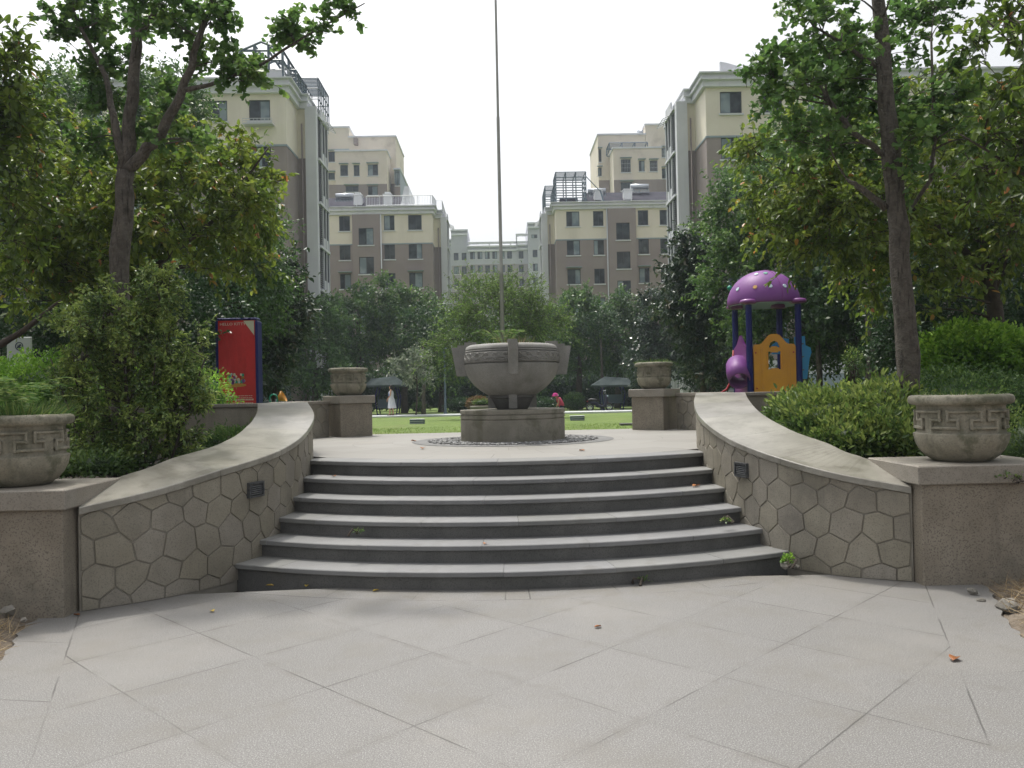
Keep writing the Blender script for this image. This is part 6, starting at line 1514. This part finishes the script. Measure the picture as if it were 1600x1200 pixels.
# bright tree behind the bowl
q0 = P(790, 640, 35)
tree('willow_like_tree', 'bright yellow-green feathery tree right behind the stone bowl', 'tree', (q0.x, 35, .66), [(q0.x, 35, .6, .13), pt(790, 590, 35, .11), pt(785, 520, 35, .07), pt(780, 470, 35, .04)],
     [bl(780, 495, 35, 68, 40, 1.7, 3), bl(745, 470, 35, 34, 26, 1.1, 1.1), bl(805, 458, 35, 34, 20, 1.0, 1.0), bl(838, 512, 35, 36, 30, 1.2, 1.2), bl(715, 530, 34.5, 26, 34, 1.0, 1.0), bl(690, 560, 34.5, 18, 22, .6, .35)],
     210, 7, 12, .95, .155, .32, 'diamond', 'L_bright', 'bark_dark', seed=71, out=.9, up=.35, droop=.35, shell=.5, twr=.008, tintc=.15)
# hedges and clipped shrubs
def hedge(label, px0, px1, pyt, pyb, Y, d, lm, n, seed, lsize=.05, name='hedge', lw=.55, nb=None):
    a, b = P(px0, pyt, Y), P(px1, pyt, Y); zb = P(px0, pyb, Y).z; L_ = b.x - a.x; nb = nb or max(2, int(L_ / (d * 1.1))); h = (a.z + b.z) / 2 - zb
    r_ = random.Random(seed)
    bls = [((a.x + L_ * (i + .5) / nb, Y + r_.uniform(-.1, .1) * d, zb + h * .42), (L_ / nb * .85, d, h * .6 * r_.uniform(.88, 1.08)), 1) for i in range(nb)]
    return shrub(name, label, 'hedge' if name == 'hedge' else 'shrub', ((a.x + b.x) / 2, Y, zb), bls, n, lsize, lw, 'diamond', lm, seed)
hedge('bright green loose hedge below the white notice sign', -90, 105, 552, 700, 12.0, .9, 'L_box', 22000, 81, .055)
hedge('lighter hedge behind the nandina bush and left planter', 95, 340, 575, 690, 13.3, .7, 'L_box', 14000, 82, .05)
hedge('low clipped hedge below the round shrub on the right', 1440, 1700, 578, 700, 10.6, .9, 'L_camphor', 22000, 83, .045)
hedge('bright bushy hedge at the right edge behind the near pot', 1570, 1720, 640, 780, 8.9, .5, 'L_azalea', 8000, 84, .045)
shrub('round_shrub', 'big bright green clipped round shrub at right', 'shrub', pt(1520, 640, 12.2), [(pt(1520, 556, 12.2), (.78, .8, .50), 1), (pt(1555, 560, 12.2), (.7, .7, .44), .5), (pt(1490, 566, 12.2), (.5, .6, .40), .5)], 15000, .07, .6, 'oval', 'L_box', 85, spike=.16, tj=.7)
shrub('azalea_bush', 'wide yellow-green azalea bush spilling over the right planter', 'shrub', (P(1330, 700, 8.9).x, 9.0, bedz(3.9, 9)), [(pt(1305, 665, 9.2), (.62, .6, .42), 1.2), (pt(1370, 660, 9.0), (.5, .6, .46), 1), (pt(1255, 650, 9.9), (.42, .5, .30), .7), (pt(1400, 690, 8.5), (.4, .4, .32), .8), (pt(1340, 690, 8.6), (.45, .4, .30), .8)], 17000, .075, .4, 'oval', 'L_azalea', 86, spike=.22, up=.7, tj=.75, lump=.16)
Y = 8.7; b0 = P(205, 745, Y); gz_ = bedz(b0.x, Y)
tree('nandina_bush', 'tall airy nandina bush in the left bed by the near pot', 'shrub', (b0.x, Y, gz_), [(b0.x, Y, gz_ - .03, .03), pt(200, 660, Y, .022), pt(195, 560, Y, .014)],
     [bl(190, 500, Y, 75, 60, .5, 1.6), bl(255, 540, Y, 58, 62, .5, 1.4), bl(140, 580, Y, 50, 60, .45, 1.2), bl(268, 625, Y, 46, 52, .45, 1.1), bl(200, 640, Y, 85, 75, .45, 1.8), bl(255, 450, Y, 30, 30, .25, .5), bl(120, 500, Y, 28, 25, .25, .4), bl(300, 600, Y, 22, 30, .3, .4), bl(250, 690, Y, 70, 30, .4, .7), bl(150, 690, Y, 50, 40, .4, .7)],
     400, 6, 13, .17, .05, .42, 'oval', 'L_nandina', 'bark_dark', seed=87, out=.6, droop=.2, twr=.003, shell=.25, br=.1, zlow=0., tjit=.7,
     limbs=[[pt(205 + dx, 748 - abs(dx) * .12, Y + dy, .014), pt(205 + dx * 1.5, 660, Y + dy, .011), pt(205 + dx * 2.1, 560, Y + dy * 1.3, .007)] for dx, dy in ((-45, 0), (-22, .15), (18, -.15), (42, .1), (-8, .2), (30, .2), (-60, -.1), (55, -.1))])
hedge('low leafy ground cover on the soil behind the near left pot', 60, 200, 700, 745, 8.4, .6, 'L_nandina', 5000, 88, .05)
for i, (px, py, Y, n, lab) in enumerate(((375, 690, 9.9, 2600, 'ferny low plants against the dark planter wall on the left'), (330, 735, 8.6, 1800, 'low ferny weeds behind the left sloping coping'), (1334, 572, 14.2, 1100, 'small leafy sapling behind the right planter wall'))):
    shrub('weedy_shrub', lab, 'shrub', pt(px, py + 18, Y), [(pt(px, py, Y), (.42 if i < 2 else .16, .3 if i < 2 else .16, .16 if i < 2 else .3), 1)], n if i < 2 else 450, .06, .3, 'oval', 'L_fern' if i < 2 else 'L_nandina', 90 + i, spike=.5, core=False, stems=10)
for px, py, w, h, Y, lm, lab in ((722, 632, 27, 12, 50, 'L_dark', 'round clipped dark shrub right of the lamp post'), (747, 630, 18, 12, 48, 'L_red', 'small reddish clipped shrub beside the plinth'), (845, 632, 30, 14, 50, 'L_dark', 'dark clipped shrub behind the right side of the plinth'), (897, 625, 16, 13, 51, 'L_camphor', 'clipped green ball between the child and the scooter'), (655, 634, 10, 6, 50, 'L_camphor', 'tiny low bush at the foot of a trunk near the woman')):
    shrub('clipped_shrub', lab, 'shrub', pt(px, 643, Y), [(pt(px, py + 2, Y), (w * Y / F, 1.0, h * Y / F), 1)], 2600, .12, .6, 'diamond', lm, int(px), group='clipped round shrubs under the far trees', stems=4)
shrub('flower_plants', 'green and reddish plants filling the low stone planter', 'plant', pt(757, 632, 31), [(pt(752, 630, 31), (.35, .28, .16), 1), (pt(770, 632, 31), (.3, .28, .12), 1)], 1500, .06, .5, 'diamond', 'L_azalea', 97, stems=4)
# dark hedge line closing the ground under the far trees
for i, (a, b, Y, lab) in enumerate(((330, 560, 60, 'dark tall hedge closing the view behind the left swing'), (555, 800, 61, 'dark tall hedge behind the lamp post and bowl'), (795, 1000, 60.5, 'dark tall hedge behind the parked scooter'), (990, 1200, 60, 'dark tall hedge left of the playhouse'))):
    hedge(lab, a, b, 570, 640, Y, 1.4, 'L_dark', 9000, 101 + i, .26)
# trunks under the row, a grey post by the playhouse
for i, (px, Y, h_, r_, lab) in enumerate(((661, 47, 4.6, .12, 'straight bare pale trunk right of the woman'), (1364, 20, 3.4, .24, 'thick dark trunk between playhouse and right ginkgo'), (1278, 21.5, 2.4, .09, 'thin pale trunk right of the blue slide'), (940, 51, 4.5, .1, 'thin dark trunk behind the scooter'))):
    q = P(px, 600, Y); gz = lawnz(0, Y) if Y > 30 else .92
    tree('young_tree', lab, 'tree', (q.x, Y, gz), [(q.x, Y, gz - .05, r_), (q.x + .05, Y, gz + h_ * .5, r_ * .85), (q.x + .02, Y, gz + h_, r_ * .6)], [((q.x, Y, gz + h_ + .8), (1.3, 1.2, 1.0), 1)], 40, 6, 8, .5, .15, .6, 'diamond', 'L_dark', 'bark', seed=110 + i, twr=0)
# pot plants
tuft('fern_plants', 'bright fern and grass filling the near left pot', 'plant', (-4.13, 6.93, 1.56), .33, .33, 1300, .24, .035, 'L_fern', 121, lean=.9)
r = np.random.default_rng(9); fr = [o for o in COL.objects if o.name.startswith('fern_plants')][0]
Cs = []; As = []
for i in range(26):
    a = r.random() * 6.28; L_ = .25 + .22 * r.random(); hgt = .22 + .2 * r.random()
    for t in np.linspace(.1, 1, 15):
        p = np.array([-4.13 + math.cos(a) * L_ * t * 1.1, 6.93 + math.sin(a) * L_ * t, 1.57 + hgt * math.sin(t * 2.0) * .9])
        for sg in (-1, 1): Cs.append(p); As.append([-math.sin(a) * sg + .4 * math.cos(a), math.cos(a) * sg + .4 * math.sin(a), .15])
Cs = np.array(Cs); leaves('fronds', Cs, np.array(As), np.tile([0, 0, 1.], (len(Cs), 1)) + .2 * rdir(r, len(Cs)), .075, .2, 'diamond', M['L_fern'], fr, None, 5)
tuft('weeds', 'thin weeds barely showing above the near right pot rim', 'plant', (4.20, 7.24, 1.57), .3, .3, 420, .14, .08, 'L_fern', 122, lean=1.2)
tuft('grass_tuft', 'yellow-green grass in the far right pot', 'plant', (3.02, 15.55, 2.19), .27, .27, 420, .20, .07, 'L_fern', 123, lean=1.1)
# cycad in the bowl
cy = empty('cycad_plant', (BX, BY, Z0 + .93), 'small cycad with arching fronds growing in the stone bowl', 'plant')
Cs = []; As = []; m = MB(); m.smooth = True
for i, (a, L_, hg) in enumerate(((3.3, .5, .30), (3.0, .42, .34), (2.2, .4, .3), (3.6, .35, .26), (0.4, .30, .33), (-.6, .28, .3), (1.2, .3, .36), (4.4, .3, .3), (5.2, .26, .28))):
    sp = [(BX - .10 + math.cos(a) * L_ * t, BY + math.sin(a) * L_ * t, Z0 + .95 + hg * math.sin(t * 1.9)) for t in np.linspace(0, 1, 20)]
    m.tube(sp, .005, 4)
    for t, p in enumerate(sp[3:]):
        for sg in (-1, 1): Cs.append(p); As.append([-math.sin(a) * sg + .6 * math.cos(a), math.cos(a) * sg + .6 * math.sin(a), .2])
m.tube([(BX - .1, BY, Z0 + .9), (BX - .1, BY, Z0 + 1.02)], [.06, .04], 8); m.build('stem', M['bark'], cy)
Cs = np.array(Cs); leaves('fronds', Cs, np.array(As), np.tile([0, 0, 1.], (len(Cs), 1)) + .25 * rdir(r, len(Cs)), .11, .14, 'diamond', M['L_fern'], cy, None, 6)
tuft('dry_grass_tuft', 'dry reddish stalks beside the cycad in the bowl', 'plant', (BX + .02, BY, Z0 + .93), .2, .2, 120, .3, .05, 'straw', 124, lean=.7)
# sprig growing from the near right pedestal cap
shrub('ivy_sprig', 'small ivy sprig growing from the near right pedestal cap', 'plant', pt(1578, 752, 6.78), [(pt(1578, 752, 6.76), (.12, .05, .06), 1)], 160, .028, .6, 'diamond', 'L_nandina', 130, spike=.6, core=False, stems=4)
shrub('weed', 'small green weed at the right end of the bottom step', 'plant', pt(1231, 882, 7.42), [(pt(1231, 877, 7.40), (.05, .05, .05), 1)], 130, .03, .7, 'diamond', 'L_box', 131, spike=.6, core=False, stems=3)
for i, (px, py, Y, lab) in enumerate(((1003, 908, 7.15, 'tiny weed at the foot of the bottom riser, right of centre'), (1134, 815, 7.9, 'tiny weed at the right end of the third step'), (560, 832, 7.6, 'tiny weed on the left part of the second riser'))):
    zz = P(px, py, Y); shrub('weed', lab, 'plant', (zz.x, Y, zz.z - .02), [((zz.x, Y, zz.z), (.04, .03, .025), 1)], 60, .03, .5, 'diamond', 'L_nandina', 133 + i, spike=.6, core=False, stems=2)
# straw and stones at the pavement edges
r = np.random.default_rng(31)
for s, (xa, xb), ya, yb, lab in ((1, (.02, 1.1), 4.6, 6.6, 'dry straw and twigs on the verge at lower right'), (-1, (.0, .9), 4.8, 6.2, 'dry straw and twigs on the verge at lower left')):
    n = 2300; yy = ya + (yb - ya) * r.random(n); e = eR if s > 0 else eL
    xx = np.interp(yy, e[:, 1], e[:, 0]) + s * (xa + (xb - xa) * r.random(n) ** .8)
    C = np.stack([xx, yy, .01 + .1 * np.clip(np.abs(xx - np.interp(yy, e[:, 1], e[:, 0])), 0, 1) ** .8 + .05 * r.random(n)], 1)
    A = nrm(np.stack([r.normal(size=n), r.normal(size=n), .25 + .5 * r.random(n)], 1))
    leaves('straw', C, A, rdir(r, n), .05 + .14 * r.random(n), .035, 'blade', M['straw'], None, r.random(n), 3, label=lab, cat='straw', kind='stuff')
    for q_ in range(220): pass
def rock(x, y, z, s, seed, lab):
    r_ = random.Random(seed); m = MB(); m.smooth = False
    vs, fs = icos(random.Random(seed), 1, x, y, 0, .001, z, s, s, .7)
    vs = [(v[0] + r_.uniform(-.15, .15) * s, v[1] + r_.uniform(-.15, .15) * s, v[2] + r_.uniform(-.1, .1) * s) for v in vs]; m.add(vs, fs)
    o = m.build('stone', M['rock']); tag(o, lab, 'stone', 'loose stones by the pedestals')
for i, (px, py, Y, s, lab) in enumerate(((14, 958, 6.25, .075, 'rounded grey stone against the left pedestal foot'), (37, 970, 6.15, .032, 'small pale stone on dirt right of the rounded stone'), (1520, 925, 6.5, .04, 'flat pale stone nearest the right pedestal corner'), (1533, 942, 6.3, .034, 'pale stone below the flat one on the right verge'), (1575, 960, 6.05, .10, 'large reddish-grey stone half buried in the right verge'), (1228, 886, 7.38, .05, 'grey stone beside the weed at the bottom step'), (1243, 887, 7.4, .04, 'dark stone right of the weed at the bottom step'))):
    q = P(px, py, Y); rock(q.x, Y, max(.0, q.z) + s * .2, s, 200 + i, lab)
# fallen leaves
def onplane(px, py, z):
    d = P(px, py, 10) - Vector((0, 0, EYE)); t = (z - EYE) / d.z; return Vector((0, 0, EYE)) + d * t
fl = [(1494, 1028, 0, .05, 'brown fallen leaf alone on the pavement at lower right'), (428, 916, 0, .035, 'yellow fallen leaf left of the bottom step centre'), (478, 918, 0, .03, 'second yellow leaf close to the bottom step'), (582, 925, 0, .03, 'small yellow leaf in front of the bottom riser'), (498, 768, 4 * RIS, .045, 'brown leaf at the left end of the fourth step'), (580, 740, 5 * RIS, .06, 'brown leaf on the left part of the fifth step'), (1066, 726, 5 * RIS, .07, 'large orange leaf leaning by the top riser at right'), (1092, 760, 4 * RIS, .06, 'brown leaf at the right end of the fourth step'), (617, 805, 3 * RIS, .035, 'dark curled leaf on the third step, left of centre'), (1105, 783, 3 * RIS, .05, 'reddish leaf at the right end of the third step'), (115, 962, 0, .03, 'tiny brown leaf at the left pedestal corner'), (1162, 853, RIS, .04, 'brown leaf at the right end of the bottom tread'), (660, 702, PZ, .06, 'pale curled leaf on the terrace left of the bowl'), (905, 705, PZ, .045, 'brown leaf on the terrace right of the bowl near the top step'), (520, 745, 5 * RIS, .04, 'dark leaf at the left end of the fifth step'), (760, 850, RIS * 2, .03, 'small pale leaf in the middle of the second step'), (940, 980, 0, .03, 'tiny brown leaf on the pavement right of centre'), (330, 955, 0, .03, 'tiny yellow leaf on the pavement below the left wall'), (650, 690, PZ, .05, 'small leaf on the terrace by the slate ring')]
for i, (px, py, z, s, lab) in enumerate(fl):
    q = onplane(px, py, z); r_ = np.random.default_rng(i); a = r_.random() * 6.28
    o = leaves('fallen_leaf', np.array([[q.x, q.y, z + .008]]), np.array([[math.cos(a), math.sin(a), .12]]), np.array([[.2 * math.cos(a * 3), .2, 1.]]), s * 2.1, .62, 'oval', M['deadleaf'], None, np.array([.95 if 'yellow' in lab else .2 + .4 * r_.random()]), i)
    # curl the single leaf a little and give it thickness
    for v in o.data.vertices: v.co.z += .10 * ((v.co.x - q.x) ** 2 + (v.co.y - q.y) ** 2) / s ** 2 * s * .5
    md = o.modifiers.new('thickness', 'SOLIDIFY'); md.thickness = .0012
    tag(o, lab, 'leaf', 'fallen leaves on the stone')

# ------------------------------------------------------------------ air, sky and sun
hz = MB(); hz.b2(-203, 203, -17, 305, -1.6, 44); k = NT('haze'); k.t.nodes.remove(k.bsdf)
pv = k.n('ShaderNodeVolumePrincipled'); pv.inputs['Color'].default_value = (.80, .90, 1., 1); pv.inputs['Density'].default_value = HAZE; pv.inputs['Anisotropy'].default_value = .3
k.l(pv.outputs[0], k.out.inputs['Volume']); hz.build('haze', k.m, kind='stuff', label='thin pale haze fading the far blocks', cat='haze')
w = bpy.data.worlds.new('World'); scene.world = w; w.use_nodes = True; t = w.node_tree; t.nodes.clear()
el, az = R(67), R(-28)
sk = t.nodes.new('ShaderNodeTexSky'); sk.sky_type = 'NISHITA'; sk.sun_disc = False; sk.sun_elevation = el; sk.sun_rotation = az
sk.air_density = 1.0; sk.dust_density = 6.; sk.ozone_density = 1.; sk.altitude = 0
hs = t.nodes.new('ShaderNodeHueSaturation'); hs.inputs['Saturation'].default_value = .15
bg = t.nodes.new('ShaderNodeBackground'); bg.inputs['Strength'].default_value = SKY; ow = t.nodes.new('ShaderNodeOutputWorld')
t.links.new(sk.outputs[0], hs.inputs['Color']); t.links.new(hs.outputs[0], bg.inputs[0]); t.links.new(bg.outputs[0], ow.inputs[0])
sd = bpy.data.lights.new('sun', 'SUN'); sd.energy = SUN; sd.angle = R(3.); sd.color = (1., .95, .87)
so = bpy.data.objects.new('sun', sd); COL.objects.link(so)
sv = Vector((math.sin(az) * math.cos(el), math.cos(az) * math.cos(el), math.sin(el)))
so.rotation_euler = (-sv).to_track_quat('-Z', 'Y').to_euler(); so.location = (0, 0, 30)
vs_ = scene.view_settings; vs_.view_transform = 'Standard'; vs_.look = 'None'; vs_.gamma = 1; vs_.exposure = EXPO; vs_.use_curve_mapping = False
scene.cycles.volume_bounces = 0; scene.cycles.max_bounces = 8; scene.cycles.use_denoising = True
